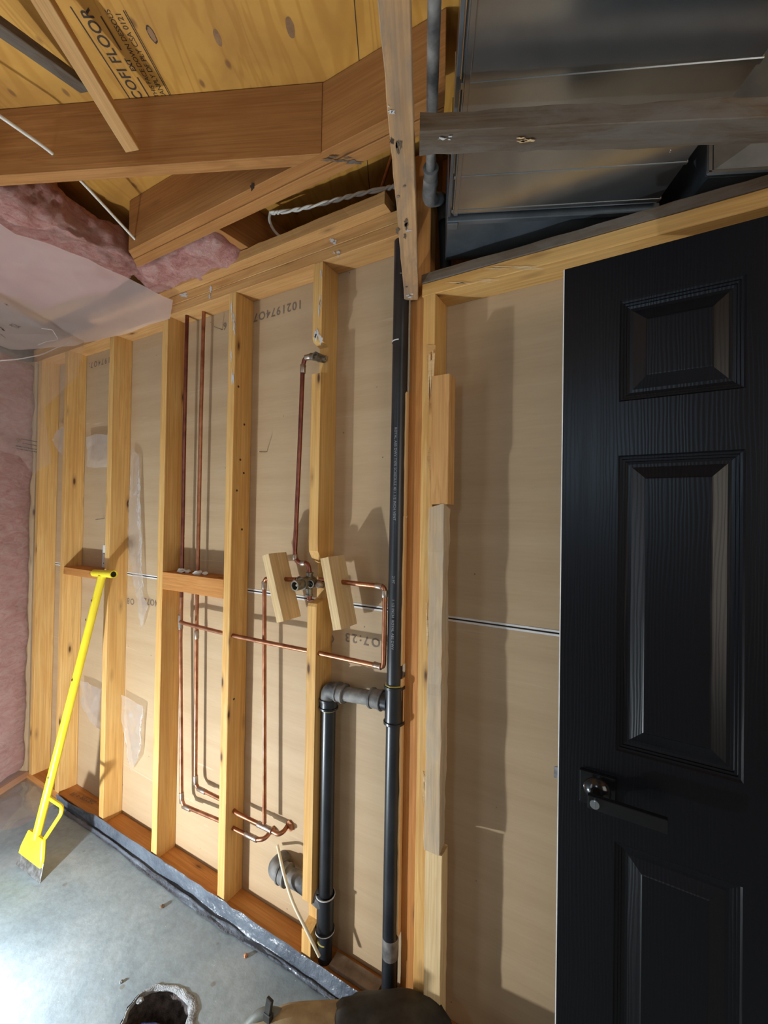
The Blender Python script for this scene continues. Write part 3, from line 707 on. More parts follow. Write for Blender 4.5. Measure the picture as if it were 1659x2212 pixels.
sleeve('socket', (lx, YS, bzl - 0.030), (lx, YS, bzl - 0.064), RS + 0.005, M_ABS, el, 0.003, 24)
sleeve('socket', (lx + 0.035, YS, bzl - 0.001), (lx + 0.066, YS, bzl - 0.002), RS + 0.005, M_ABSD, el, 0.003, 24)
sleeve('socket', (sx - 0.082, YS, bz), (sx - 0.040, YS, bz), RS + 0.005, M_ABSD, loop, 0.003, 24)
tube('tee_arm', [(sx - 0.050, YS, bz), (sx - 0.018, YS, bz)], RS + 0.003, M_ABS, loop, seg=24)
sleeve('glue_ring', (lx, YS, bzl - 0.066), (lx, YS, bzl - 0.069), RS + 0.0015, M_GLUE, loop)
# lower wye on the loop pipe
za, zb_ = Y(702, 1935, YS).z, Y(702, 2010, YS).z
wye = sleeve('wye', (lx, YS, za + 0.01), (lx, YS, zb_), RS + 0.004, M_ABS, loop, 0.004, 24)
for z_ in (za + 0.008, zb_ + 0.004):
    sleeve('silver_ring', (lx, YS, z_ + 0.002), (lx, YS, z_ - 0.002), RS + 0.0088, M_STAIN, wye)
sleeve('glue_ring', (lx, YS, zb_ - 0.028), (lx, YS, zb_ - 0.033), RS + 0.0006, M_GLUE, loop)
# trap arm through the notched stud
arm = thing('trap_arm', Y(600, 1860, -0.045), 'dusty grey drain arm with elbow coming out of the drywall low down', 'pipe')
pA, pB, pC = Y(592, 1876, -0.060), Y(655, 1908, -0.058), Vector((lx, YS, za - 0.02))
tube('pipe', [pA + (pB - pA) * 0.3, pB, pC], 0.0280, M_ABSD, arm, 0.03, 24)
tube('elbow', [Y(617, 1856, -0.001), pA, pA + (pB - pA) * 0.45], 0.0315, M_ABSD, arm, 0.055, 24)
sleeve('socket', pA + (pB - pA) * 0.25, pA + (pB - pA) * 0.50, 0.0335, M_ABSD, arm, 0.003, 24)
tube('drain_tube', [Y(600, 1828, -0.015), Y(603, 1842, -0.07), Y(612, 1885, -0.095), Y(632, 1950, -0.105), Y(660, 2005, -0.11), Y(690, 2066, -0.10)], 0.0052, M_HOSE, None, 0.08, 10, 'thin cream plastic tube hanging in front of the drain arm', 'tube')
# lettering wrapped round the stack
def wraptext(s, size, ang0, z0, cx, parent, direction=-1):
    bm = text_bm(s, size, 1.05)
    for v_ in bm.verts:
        a = ang0 + v_.co.y / (RS + 0.0003); z = z0 + direction * v_.co.x
        v_.co = Vector((cx + math.sin(a) * (RS + 0.0004), YS - math.cos(a) * (RS + 0.0004), z))
    obj('pipe_lettering', bm, M_INKW, parent)
wraptext('1 1/2 INCH  ROYAL ABS DWV', 0.011, R(8), 1.26, sx, t); wraptext('ROYAL ABS DWV TYPE SCHEDULE 40 1 1/2 INCH VENT', 0.011, R(8), 1.78, sx, t)
wraptext('2197', 0.011, R(8), 1.33, sx, t)
bm = bmesh.new(); bm_tube(bm, [(sx, YS, 2.045), (sx, YS, 2.049)], RS + 0.0006, 24, False); tag(obj('scratch_ring', bm, M_STAIN, t), 'pale scratch around the pipe')
sleeve('tape_band', (sx, YS, 0.235), (sx, YS, 0.175), RS + 0.0008, M_ABSD, t)

# ------------------------------------------------------------------ copper pipes
RC = 0.0078
def cup(name, pts, m, parent, fr=0.014, r=RC): return tube(name, pts, r, m, parent, fr, 14)
Yp = -0.052
c1 = thing('copper_pipe', Y(392, 1340, Yp), 'dark tarnished copper pipe, left of the two tall ones, turning right near the floor', 'pipe')
zlow = Y(400, 1738, Yp)
cup('pipe', [Y(404, 690, Yp) + Vector((0, 0, 0.12)), Y(404, 690, Yp), Y(399, 900, Yp), Y(392, 1290, Yp)], M_COPPERD, c1)
cup('pipe', [Y(392, 1290, Yp), Y(390, 1380, Yp), Y(392, 1720, Yp), Y(396, 1740, Yp), Y(478, 1774, Yp), Y(515, 1795, Yp), Y(556, 1814, Yp), Y(572, 1812, -0.045), Y(592, 1788, -0.001)], M_COPPER, c1)
sleeve('tee', Y(390, 1328, Yp), Y(390, 1358, Yp), RC + 0.0022, M_SOLDER, c1, 0.001)
sleeve('elbow', Y(392, 1712, Yp), Y(393, 1734, Yp), RC + 0.002, M_SOLDER, c1)
sleeve('elbow', Y(396, 1741, Yp), Y(412, 1748, Yp), RC + 0.002, M_SOLDER, c1)
sleeve('coupling', Y(530, 1801, Yp), Y(556, 1814, Yp), RC + 0.002, M_SOLDER, c1)
c2 = thing('copper_pipe', Y(425, 1330, -0.045), 'bright copper pipe, right of the two tall ones, joining the riser to the shower valve', 'pipe')
Yq = -0.040
cup('pipe', [Y(440, 680, Yq) + Vector((0, 0, 0.12)), Y(440, 680, Yq), Y(434, 900, Yq), Y(425, 1330, Yq), Y(422, 1690, Yq), Y(427, 1702, Yq), Y(478, 1727, Yq), Y(512, 1757, -0.052), Y(572, 1786, -0.052), Y(602, 1803, -0.05), Y(614, 1795, -0.035), Y(622, 1782, -0.001)], M_COPPER, c2)
sleeve('elbow', Y(422, 1675, Yq), Y(423, 1694, Yq), RC + 0.002, M_SOLDER, c2)
sleeve('elbow', Y(428, 1703, Yq), Y(444, 1711, Yq), RC + 0.002, M_SOLDER, c2)
sleeve('tee', Y(558, 1780, -0.052), Y(588, 1795, -0.052), RC + 0.0022, M_SOLDER, c2, 0.001)
sleeve('coupling', Y(425, 1362, Yq), Y(425, 1380, Yq), RC + 0.0016, M_SOLDER, c2)
cup('riser', [Y(571, 1778, -0.052), Y(571, 1380, -0.054), Y(571, 1262, -0.062), Y(573, 1250, -0.064), Y(640, 1252, -0.075)], M_COPPER, c2)
sleeve('elbow', Y(571, 1272, -0.062), Y(571, 1256, -0.062), RC + 0.002, M_SOLDER, c2)
bm = bmesh.new(); bmesh.ops.create_icosphere(bm, subdivisions=3, radius=0.016)
for v_ in bm.verts: v_.co *= 1 + 0.6 * noise.noise(v_.co * 80); v_.co.y *= 0.3
tag(obj('putty_patch', bm, M_PUTTY, M=Matrix.Translation(Y(626, 1784, -0.006))), 'rusty torn patch where the copper pipe enters the drywall', 'putty')
Yc = -0.072
c3 = thing('copper_branch', Y(570, 1388, Yc), 'horizontal copper pipe through the studs rising to the right side of the shower valve', 'pipe')
cup('pipe', [Y(390, 1343, -0.054), Y(400, 1347, Yc), Y(503, 1373, Yc), Y(690, 1411, Yc), Y(828, 1441, Yc), Y(829, 1425, Yc), Y(832, 1290, Yc), Y(829, 1268, Yc), Y(818, 1266, Yc), Y(690, 1252, -0.078)], M_COPPER, c3, 0.010)
sleeve('elbow', Y(808, 1436, Yc), Y(824, 1440, Yc), RC + 0.002, M_SOLDER, c3, 0.001)
sleeve('elbow', Y(812, 1265, Yc), Y(826, 1268, Yc), RC + 0.002, M_SOLDER, c3)
sleeve('elbow', Y(831, 1275, Yc), Y(831, 1290, Yc), RC + 0.002, M_SOLDER, c3)
# shower riser and elbow
c4 = thing('shower_riser', Y(645, 1000, -0.07), 'copper riser from the shower valve up to the shower elbow', 'pipe')
cup('pipe', [Y(672, 770, -0.070), Y(658, 774, -0.070), Y(654, 795, -0.070), Y(648, 950, -0.075), Y(637, 1195, -0.08), Y(640, 1212, -0.08), Y(652, 1217, -0.08), Y(664, 1217, -0.08), Y(668, 1228, -0.08), Y(668, 1245, -0.08)], M_COPPERD, c4, 0.012)
for a, b in (((655, 788), (654, 806)), ((660, 773), (672, 770)), ((637, 1198), (638, 1208)), ((651, 1217), (660, 1216))): sleeve('elbow', Y(*a, -0.072 if a[1] < 900 else -0.08), Y(*b, -0.072 if a[1] < 900 else -0.08), RC + 0.0022, M_SOLDER, c4)
ear = thing('shower_elbow', Y(690, 772, -0.06), 'open-ended brass shower elbow in the notch of the stud', 'fitting')
e = Y(690, 773, -0.070)
tube('body', [Y(672, 770, -0.070), e, e + Vector((0.006, 0.018, 0))], [0.012, 0.014, 0.013], M_BRASS, ear, 0, 18)
def ring(name, c, ax, ro, ri, depth, m, parent, inner=M_BLACK):
    c = Vector(c); ax = Vector(ax).normalized(); bm = bmesh.new(); u = ax.orthogonal().normalized(); w_ = ax.cross(u); sg = 24
    def circ(r, d): return [bm.verts.new(c + ax * d + (u * math.cos(2*math.pi*k/sg) + w_ * math.sin(2*math.pi*k/sg)) * r) for k in range(sg)]
    rows = [circ(ro, -depth), circ(ro, 0), circ(ri, 0), circ(ri, -depth * 0.85)]
    for A, B in zip(rows, rows[1:]):
        for k in range(sg): bm.faces.new((A[k], A[(k+1) % sg], B[(k+1) % sg], B[k]))
    bm.faces.new(rows[-1]); bm.faces.new(list(reversed(rows[0])))
    return obj(name, bm, m, parent, smooth=True, sharp=35)
ring('socket', e + Vector((-0.004, -0.020, 0.001)), (-0.15, -1, 0.05), 0.0145, 0.0095, 0.022, M_BRASS, ear)
bm = bmesh.new(); bm_box(bm, 0.040, 0.005, 0.018, Matrix.Translation(e + Vector((0.002, 0.012, 0))), 0.002); obj('mounting_ear', bm, M_BRASS, ear)

# shower valve
vc = Y(668, 1258, -0.082)
val = thing('shower_valve', vc, 'dull brass shower valve body between the two tilted wooden blocks', 'valve')
bm = bmesh.new(); bmesh.ops.create_cone(bm, cap_ends=True, segments=8, radius1=0.021, radius2=0.018, depth=0.042, matrix=Matrix.Translation(vc) @ Matrix.Rotation(R(90), 4, 'X'))
bmesh.ops.bevel(bm, geom=bm.edges[:], offset=0.003, segments=2, affect='EDGES'); obj('body', bm, M_BRASS, val)
sleeve('inlet', vc + Vector((-0.052, 0.004, 0.002)), vc + Vector((0, 0.004, 0)), 0.012, M_BRASS, val, 0.002)
sleeve('inlet', vc + Vector((0, 0.004, 0)), vc + Vector((0.055, 0.004, 0.0)), 0.012, M_BRASS, val, 0.002)
sleeve('outlet', vc + Vector((0, 0, 0)), vc + Vector((0.001, 0, 0.034)), 0.011, M_BRASS, val, 0.002)
sleeve('outlet', vc + Vector((0, 0, 0)), vc + Vector((0.001, 0, -0.045)), 0.011, M_BRASS, val, 0.002)
sleeve('stub', vc + Vector((0.001, 0, -0.042)), vc + Vector((0.002, 0, -0.060)), 0.0085, M_COPPERD, val, 0.001)
va = Vector((-0.10, -1, -0.06)).normalized()
tube('bonnet', [vc + va * 0.005, vc + va * 0.034], [0.0235, 0.0215], M_BRASS, val, seg=8)
ring('barrel', vc + va * 0.066, va, 0.0175, 0.0130, 0.042, M_BRASS, val)
tube('stem', [vc + va * 0.02, vc + va * 0.058], 0.0045, M_SOLDER, val, seg=10)
for dx in (0.026,):
    q = vc + Vector((dx, -0.014, 0.0)); ring('check_stop', q + Vector((0.0, -0.012, 0)), (0.1, -1, 0), 0.0135, 0.0105, 0.02, M_BRASS, val)
    bm = bmesh.new(); bm_box(bm, 0.018, 0.003, 0.003, Matrix.Translation(q + Vector((0, -0.006, 0))) @ Matrix.Rotation(R(40), 4, 'Y')); obj('screw_slot', bm, M_BLACK, val)
q = vc + Vector((0.050, -0.016, -0.002)); tube('test_cap', [q + Vector((0, 0.012, 0)), q, q + Vector((0.002, -0.004, 0))], [0.011, 0.011, 0.007], M_SOLDER, val, seg=16)

# valve backing blocks, tilted
def tblock(A, B, E_, F_, yf, label):
    t1, t2, b1, b2 = Y(*A, yf), Y(*B, yf), Y(*E_, yf), Y(*F_, yf)
    top, bot = (t1 + t2) / 2, (b1 + b2) / 2
    D = Vector((0, 0.089, 0)); c0, c1_ = top + D / 2, bot + D / 2
    return board('valve_block', c0, c1_, 0.089, 0.034, (0.0, 1, 0), M_PALE, label, 'block', 'tilted blocks at the shower valve', None, 0.0006)
tblock((565, 1197), (581, 1200), (597, 1343), (613, 1345), -0.125, 'tilted pine block left of the shower valve, copper pipe through it')
tblock((692, 1204), (709, 1206), (718, 1360), (739, 1362), -0.125, 'tilted pine block right of the shower valve, copper pipe through it')

# ------------------------------------------------------------------ yellow floor scraper
fa, fb = Z(38, 1868, 0.002), Z(90, 1905, 0.002)
mid = (fa + fb) / 2; topc = Y(222, 1239, -0.125)
U = (topc - mid).normalized(); W_ = (fb - fa); bwid = W_.length; W_ = (W_ - U * W_.dot(U)).normalized(); Nn = W_.cross(U)
if Nn.y > 0: Nn = -Nn
scr = thing('floor_scraper', mid, 'long yellow floor scraper with T grip leaning on a stud', 'scraper')
def strip(name, prof, th, m, parent):          # prof: (half width, distance along U, offset along Nn)
    bm = bmesh.new(); rows = []
    for hw, s_, o_ in prof:
        rows.append([bm.verts.new(mid + W_ * sg * hw + U * s_ + Nn * (o_ + q)) for sg, q in ((-1, 0), (1, 0), (1, th), (-1, th))])
    for A, B in zip(rows, rows[1:]):
        for k in range(4): bm.faces.new((A[k], A[(k+1) % 4], B[(k+1) % 4], B[k]))
    bm.faces.new(rows[0]); bm.faces.new(list(reversed(rows[-1])))
    bmesh.ops.bevel(bm, geom=bm.edges[:], offset=th * 0.18, segments=1, affect='EDGES')
    return obj(name, bm, m, parent)
strip('blade', [(bwid / 2, 0.0, 0.004), (bwid / 2 * 0.93, 0.07, 0.004)], 0.0025, M_STEEL, scr)
strip('blade_holder', [(bwid / 2 * 0.90, 0.052, 0.0), (bwid / 2 * 0.86, 0.085, 0.0), (bwid / 2 * 0.60, 0.150, 0.0)], 0.016, M_YEL, scr)
tube('pole', [mid + U * 0.135 + Nn * 0.008, topc - U * 0.012], 0.0165, M_YEL, scr, seg=24)
gd = (Y(245, 1240, -0.125) - Y(200, 1237, -0.125)); gd.normalize()
bm = bmesh.new(); bm_tube(bm, [topc - gd * 0.075, topc + gd * 0.085], 0.0165, 24, True); grip = obj('grip', bm, M_YEL, scr, smooth=True, sharp=50)
ring('grip_end', topc + gd * 0.092, gd, 0.0172, 0.0135, 0.03, M_YEL, grip)
bm = bmesh.new(); bmesh.ops.create_circle(bm, cap_ends=True, radius=0.0132, segments=20, matrix=frame(topc + gd * 0.0862, (0, 0, 1), (0, 1, 0)) @ Matrix.Identity(4))
bm.free()
bm = bmesh.new(); bm_tube(bm, [topc + gd * 0.064, topc + gd * 0.0875], 0.0131, 20); obj('grip_bore', bm, M_BLACK, grip)
Lp = (topc - mid).length
def onU(px, py):                                # nearest point to a pixel on the scraper's own plane
    r = ray(px, py); return CAM + r * ((mid - CAM).dot(Nn) / r.dot(Nn))
tube('foot_handle', [onU(104, 1722), onU(134, 1742), onU(132, 1758), onU(90, 1822)], 0.0078, M_YEL, scr, 0.02, 14)
for (s_, w_) in ((0.30, 0.004), (0.62, 0.003), (0.83, -0.005), (0.9, 0.002), (0.16, 0.0)):
    bm = bmesh.new(); bmesh.ops.create_icosphere(bm, subdivisions=1, radius=0.004, matrix=Matrix.Translation(mid + U * s_ * Lp + Nn * 0.0225 + W_ * w_) @ Matrix.Diagonal((1, 0.4, 1.6, 1)))
    tag(obj('paint_chip', bm, M_INK, scr), 'dark chip in the yellow paint')

# ------------------------------------------------------------------ black six-panel door
DY, DANG = -0.222, R(-1.6)
DM = Matrix.Translation((-0.1275, DY, 0.012)) @ Matrix.Rotation(DANG, 4, 'Z')
DW, DH, DT = 0.712, 2.040, 0.035
door = thing('panel_door', (-0.1275, DY, 0.012), 'black six-panel door standing open beside the bare drywall bay', 'door'); door['kind'] = 'thing'
xs = [0, 0.106, 0.307, 0.405, 0.606, DW]; zs = [0, 0.215, 0.850, 1.032, 1.628, 1.738, 1.946, DH]
bm = bmesh.new()
def quad(a, b, c, d): bm.faces.new([bm.verts.new(p) for p in (a, b, c, d)])
for i in range(5):
    for j in range(7):
        x0, x1, z0, z1 = xs[i], xs[i+1], zs[j], zs[j+1]
        if i in (1, 3) and j in (1, 3, 5):
            prof = [(0, 0), (0.003, 0.0035), (0.007, 0.0040), (0.008, 0.0065), (0.012, 0.0070), (0.013, 0.0095), (0.018, 0.0105), (0.024, 0.0100), (0.046, 0.0025), (0.048, 0.0012), (0.050, 0.0010)]
            loops = []
            for (o_, d_) in prof:
                loops.append([bm.verts.new(p) for p in ((x0+o_, d_, z0+o_), (x1-o_, d_, z0+o_), (x1-o_, d_, z1-o_), (x0+o_, d_, z1-o_))])
            for A, B in zip(loops, loops[1:]):
                for k in range(4): bm.faces.new((A[k], A[(k+1) % 4], B[(k+1) % 4], B[k]))
            bm.faces.new(loops[-1])
        else: quad((x0, 0, z0), (x1, 0, z0), (x1, 0, z1), (x0, 0, z1))
quad((0.002, DT, 0), (DW, DT, 0), (DW, DT, DH), (0.002, DT, DH)); quad((0, 0, DH), (DW, 0, DH), (DW, DT, DH), (0, DT, DH)); quad((0, 0, 0), (DW, 0, 0), (DW, DT, 0), (0, DT, 0)); quad((DW, 0, 0), (DW, DT, 0), (DW, DT, DH), (DW, 0, DH))
bmesh.ops.remove_doubles(bm, verts=bm.verts, dist=0.00005)
slab = obj('door_slab', bm, M_DOOR, door, DM)
bm = bmesh.new(); bm_box(bm, 0.0022, DT + 0.0008, DH, Matrix.Translation((-0.0014, DT / 2 + 0.0004, DH / 2)))
tag(obj('door_edge', bm, M_WHITE, door, DM), 'unpainted white door edge')
# handle set
hx, hz = 0.0745, 0.945
def L(x, y, z): return DM @ Vector((x, y, z))
bm = bmesh.new(); bm_box(bm, 0.066, 0.008, 0.066, Matrix.Translation((hx, -0.0045, hz)), 0.0016, 2)
hs = tag(obj('handle_set', bm, M_HANDLE, door, DM), 'square black handle rose')
bm = bmesh.new()
bm_tube(bm, [Vector((hx, -0.008, hz)), Vector((hx, -0.016, hz)), Vector((hx, -0.020, hz)), Vector((hx, -0.046, hz))], [0.026, 0.0225, 0.0125, 0.0115], 28)
obj('rose_dome', bm, M_HANDLE, hs, DM, smooth=True, sharp=60)
bm = bmesh.new(); bm_box(bm, 0.132, 0.011, 0.026, Matrix.Translation((hx + 0.053, -0.051, hz)), 0.002, 2)
obj('lever', bm, M_HANDLE, hs, DM)
bm = bmesh.new(); bm_tube(bm, [Vector((hx + 0.0, -0.056, hz)), Vector((hx, -0.0605, hz))], 0.0085, 24); bm_box(bm, 0.0022, 0.003, 0.014, Matrix.Translation((hx, -0.0615, hz)))
tag(obj('turn_button', bm, M_DUCT, hs, DM, smooth=True, sharp=40), 'small steel turn button')
bm = bmesh.new(); lp = [bm.verts.new(p) for p in ((-0.0125, 0.012, hz + 0.012), (0, 0.012, hz + 0.012), (0, 0.022, hz + 0.012), (-0.002, 0.022, hz + 0.012), (-0.0125, 0.012, hz - 0.012), (0, 0.012, hz - 0.012), (0, 0.022, hz - 0.012), (-0.002, 0.022, hz - 0.012))]
for f in ((0, 1, 2, 3), (7, 6, 5, 4), (0, 4, 5, 1), (1, 5, 6, 2), (2, 6, 7, 3), (3, 7, 4, 0)): bm.faces.new([lp[k] for k in f])
tag(obj('latch_bolt', bm, M_STEEL, door, DM), 'bright steel latch bolt')

# ------------------------------------------------------------------ outside wall framing, insulation, film
def gpt(s, off=0.0, z=0.0): p = P0 + G1 * s - GN * off; p.z = z; return p
board('corner_stud', gpt(0.075, -0.045, 0.04), gpt(0.075, -0.045, 2.36), 0.089, 0.038, GN, M_PALE, 'pale outside-wall stud at the corner, seen through clear film', 'stud')
board('corner_stud', gpt(0.030, -0.045, 0.04), gpt(0.030, -0.045, 2.36), 0.089, 0.038, GN, M_STUD, 'second outside-wall stud tight in the corner', 'stud')
board('sole_plate', gpt(0.015, -0.045, 0.019), gpt(1.25, -0.045, 0.019), 0.089, 0.038, GN, M_STUD2, 'outside wall sole plate under the pink batt', 'plate')
def fuzzy(name, c, xd, yd, sx_, sy_, sz_, res, amp, label, freq=7, edge=0.03):
    bm = bmesh.new(); nx, ny, nz = [max(3, int(s / res)) for s in (sx_, sy_, sz_)]
    bmesh.ops.create_cube(bm, size=1)
    bm.free(); bm = bmesh.new(); vd = {}
    def V(i, j, k):
        if (i, j, k) not in vd: vd[(i, j, k)] = bm.verts.new(((i / nx - .5) * sx_, (j / ny - .5) * sy_, (k / nz - .5) * sz_))
        return vd[(i, j, k)]
    for i in range(nx):
        for j in range(ny):
            for k in (0, nz): bm.faces.new((V(i, j, k), V(i+1, j, k), V(i+1, j+1, k), V(i, j+1, k)))
    for i in range(nx):
        for k in range(nz):
            for j in (0, ny): bm.faces.new((V(i, j, k), V(i+1, j, k), V(i+1, j, k+1), V(i, j, k+1)))
    for j in range(ny):
        for k in range(nz):
            for i in (0, nx): bm.faces.new((V(i, j, k), V(i, j+1, k), V(i, j+1, k+1), V(i, j, k+1)))
    sd = Vector((random.random() * 9, random.random() * 9, 0))
    for v_ in bm.verts:
        p = v_.co.copy(); o_ = Vector([math.copysign(max(0, abs(p[q]) - (s / 2 - edge)) / edge, p[q]) for q, s in enumerate((sx_, sy_, sz_))])
        if o_.length > 1: v_.co -= (o_ - o_.normalized()) * edge * 0.8
        n_ = noise.fractal(p * freq + sd, 0.9, 2.1, 5) * amp + abs(noise.noise(p * freq * 6 + sd)) * amp * 0.35
        dr = o_ if o_.length > 0.1 else p
        v_.co += dr.normalized() * n_ + Vector((noise.noise(p * 23 + sd), noise.noise(p * 23 - sd), noise.noise(p * 29))) * amp * 0.25
    return tag(obj(name, bm, M_PINK, None, frame(c, xd, yd), smooth=True), label, 'insulation')
fuzzy('insulation_batt', gpt(0.405, -0.062, 1.20), G1, -GN, 0.62, 0.10, 2.28, 0.02, 0.013, 'pink batt standing in the outside wall behind clear film')
# ceiling batts: raw edge faces the room
ea, eb = Vector((-1.665, -0.27, 0)), Vector((-1.60, -0.85, 0)); ed = (eb - ea).normalized(); en = Vector((-ed.y, ed.x, 0)); en = en if en.x < 0 else -en
cbc = (ea + eb) / 2 + ed * 0.05 + en * 0.34; cbc.z = 2.500
fuzzy('insulation_batt', cbc, ed, en, 0.80, 0.68, 0.125, 0.011, 0.036, 'torn pink batt hanging above the ceiling film, left of the doubled header', 6, 0.04)
fuzzy('insulation_batt', (-1.49, -0.155, 2.498), (1, 0, 0), (0, 1, 0), 0.50, 0.20, 0.10, 0.012, 0.022, 'smaller crumpled pink batt stuffed between header and top plates', 9, 0.03)

def sheet(name, pts, m, parent=None, res=0.02, amp=0.004, freq=9, sd=0.0, nrm=None, label=None, cat=None, sag=None, crease=0.0):
    bm = bmesh.new(); bm.faces.new([bm.verts.new(p) for p in pts])
    bmesh.ops.triangulate(bm, faces=bm.faces[:])
    for _ in range(7):
        long_ = [e_ for e_ in bm.edges if e_.calc_length() > res * 1.6]
        if not long_: break
        bmesh.ops.subdivide_edges(bm, edges=long_, cuts=1)
        bmesh.ops.triangulate(bm, faces=[f for f in bm.faces if len(f.verts) > 3])
    nrm = Vector(nrm).normalized()
    for v_ in bm.verts:
        p = v_.co.copy(); s_ = Vector((sd, 0, 0))
        n_ = noise.fractal(p * freq + s_, 1.0, 2.0, 4) * amp
        if crease:
            q = noise.noise(p * freq * 0.55 + s_ * 2); n_ += crease * (1 - min(1, abs(q) * 7))
        if sag: n_ += sag(p)
        v_.co += nrm * n_
    return tag(obj(name, bm, m, parent, smooth=True), label, cat)
# film across the ceiling
ce_pts = [Vector((-1.60, -0.90, 2.392)), Vector((-1.70, -0.63, 2.392)), Vector((-1.655, -0.44, 2.394)), Vector((-1.675, -0.265, 2.394)), Vector((-1.640, -0.13, 2.385)), Vector((-1.715, -0.092, 2.34)),
          Vector((-1.98, -0.10, 2.338)), Vector((-2.30, -0.115, 2.345)), Vector((-2.45, -0.12, 2.35)), Vector((-2.86, -0.24, 2.36)), Vector((-2.62, -0.95, 2.375))]
film_c = sheet('vapour_film', ce_pts, M_FILMC, None, 0.03, 0.010, 4, 3.0, (0, 0, 1), 'milky clear film stretched under the ceiling batts, top left', 'plastic film', None, 0.004)
# film down the outside wall
w_pts = [VP(0, 760, gpt(0, .012), G1) + G1 * 0.6, gpt(0.60, 0.022, 0.02), gpt(0.33, 0.022, 0.02), gpt(0.10, 0.022, 0.02), gpt(-0.02, 0.022, 0.6), gpt(-0.005, 0.014, 1.1), gpt(-0.035, 0.02, 1.45), gpt(0.02, 0.012, 1.9), gpt(0.02, 0.02, 2.34), gpt(0.6, 0.02, 2.36)]
w_pts = w_pts[1:]
film_w = sheet('film_sheet', w_pts, M_FILM, None, 0.02, 0.007, 3, 8.0, -GN, 'clear film hung over the pink outside wall, left edge', 'plastic film', None, 0.006)
# loose fold hanging in the corner
fp0 = Y(180, 760, -0.13); fp0.z = 0
hang = [(-60, 720), (60, 722), (182, 724), (172, 790), (160, 796), (166, 806), (130, 850), (95, 884), (104, 940), (113, 1000), (70, 1022), (40, 985), (-60, 960)]
sheet('hanging_fold', [VP(px, py, fp0 + Vector((-0.12 if px < 120 else 0, 0, 0)), G1) if False else VP(px, py, fp0, G1) for px, py in hang], M_FILM, None, 0.014, 0.010, 3.2, 5.0, -GN, 'loose fold of clear film hanging in the corner under the ceiling film', 'plastic film', None, 0.014)
cr = [VP(px, py, fp0 + Vector((0.012, -0.012, 0)), G1) for px, py in ((-40, 782), (40, 776), (92, 766), (120, 752), (146, 742), (160, 722), (174, 704))]  # pale tube along the fold stands in for its bright highlight
bm = bmesh.new(); bm_tube(bm, fillet(cr, 0.03), 0.0022, 8); tag(obj('crease_highlight', bm, M_FILMR, bpy.data.objects['hanging_fold'], smooth=True), 'rolled crease in the film, its highlight put in as a pale tube')
cr = [VP(px, py, fp0 + Vector((0.012, -0.012, 0)), G1) for px, py in ((82, 745), (100, 738), (126, 734), (113, 712), (90, 710))]  # smaller pale tube, again a highlight put in as shape
bm = bmesh.new(); bm_tube(bm, fillet(cr, 0.01), 0.0016, 8); tag(obj('crease_highlight', bm, M_FILMR, bpy.data.objects['hanging_fold'], smooth=True), 'small crease in the film, its highlight put in as a pale tube')
# torn strips
def pstrip(name, px, y, label, amp=0.006, m=M_FILMT):
    return sheet(name, [Y(a, b_, y) for a, b_ in px], m, None, 0.012, amp, 16, random.random() * 9, (0, 1, 0), label, 'plastic film', None, 0.004)
pstrip('film_scrap', [(188, 945), (205, 937), (238, 940), (240, 1008), (205, 1011), (186, 1008)], -0.030, 'bunched scrap of clear film between two studs above the scraper')
pstrip('film_scrap', [(112, 950), (122, 930), (138, 922), (141, 988), (126, 975)], -0.075, 'small twist of clear film beside the corner stud')
pstrip('film_strip', [(284, 965), (300, 985), (300, 1040), (294, 1100), (303, 1200), (309, 1290), (320, 1310), (303, 1360), (298, 1310), (284, 1230), (274, 1150), (281, 1050)], -0.022, 'long narrow strip of clear film hanging right of the scraper stud')
pstrip('film_scrap', [(172, 1470), (190, 1475), (222, 1492), (219, 1578), (195, 1560), (178, 1530)], -0.03, 'clear film scrap behind the scraper pole, low between studs')
pstrip('film_scrap', [(262, 1500), (308, 1526), (300, 1560), (300, 1640), (280, 1668), (272, 1600), (262, 1560)], -0.028, 'torn clear film scrap low on the drywall right of the scraper stud')
# film lying on the floor
sheet('floor_film', [Z(*q, 0.008) for q in ((-200, 1900), (0, 1795), (60, 1780), (118, 1735), (128, 1700), (60, 1680), (0, 1700), (-150, 1720))], M_FILM, None, 0.03, 0.008, 10, 1.0, (0, 0, 1), 'clear film puddled on the concrete in the corner', 'plastic film', None, 0.005)
# prints on the film
def leaf(c, r, right, upv, parent):
    pts = [(0, 1), (.12, .62), (.30, .72), (.24, .30), (.50, .52), (.56, .38), (.88, .44), (.76, .18), (.88, .06), (.42, -.28), (.48, -.46), (.06, -.38), (.04, -.85), (-.04, -.85), (-.06, -.38), (-.48, -.46), (-.42, -.28), (-.88, .06), (-.76, .18), (-.88, .44), (-.56, .38), (-.50, .52), (-.24, .30), (-.30, .72), (-.12, .62)]
    bm = bmesh.new(); n = len(pts)
    for k in range(n):
        a, b = Vector((*pts[k], 0)) * r, Vector((*pts[(k+1) % n], 0)) * r; d = (b - a); w_ = Vector((-d.y, d.x, 0)).normalized() * r * 0.035
        bm.faces.new([bm.verts.new(p) for p in (a - w_, b - w_, b + w_, a + w_)])
    bm_box(bm, 0.03 * r / .5, r * 0.9, 0.0002, Matrix.Translation((0.1 * r, 0, 0)) @ Matrix.Rotation(R(-50), 4, 'Z'))
    return obj('maple_leaf_print', bm, M_INKP, parent, frame(c, right, upv))
from mathutils.bvhtree import BVHTree
def caster(o):
    M = WM[o.name]; return BVHTree.FromPolygons([M @ v_.co for v_ in o.data.vertices], [tuple(p.vertices) for p in o.data.polygons])
_fc, _fw = caster(film_c), caster(film_w)
def onsurf(bvh, px, py, dflt):
    r = ray(px, py).normalized(); h = bvh.ray_cast(CAM, r)
    return (h[0] - r * 0.004) if h[0] is not None else dflt
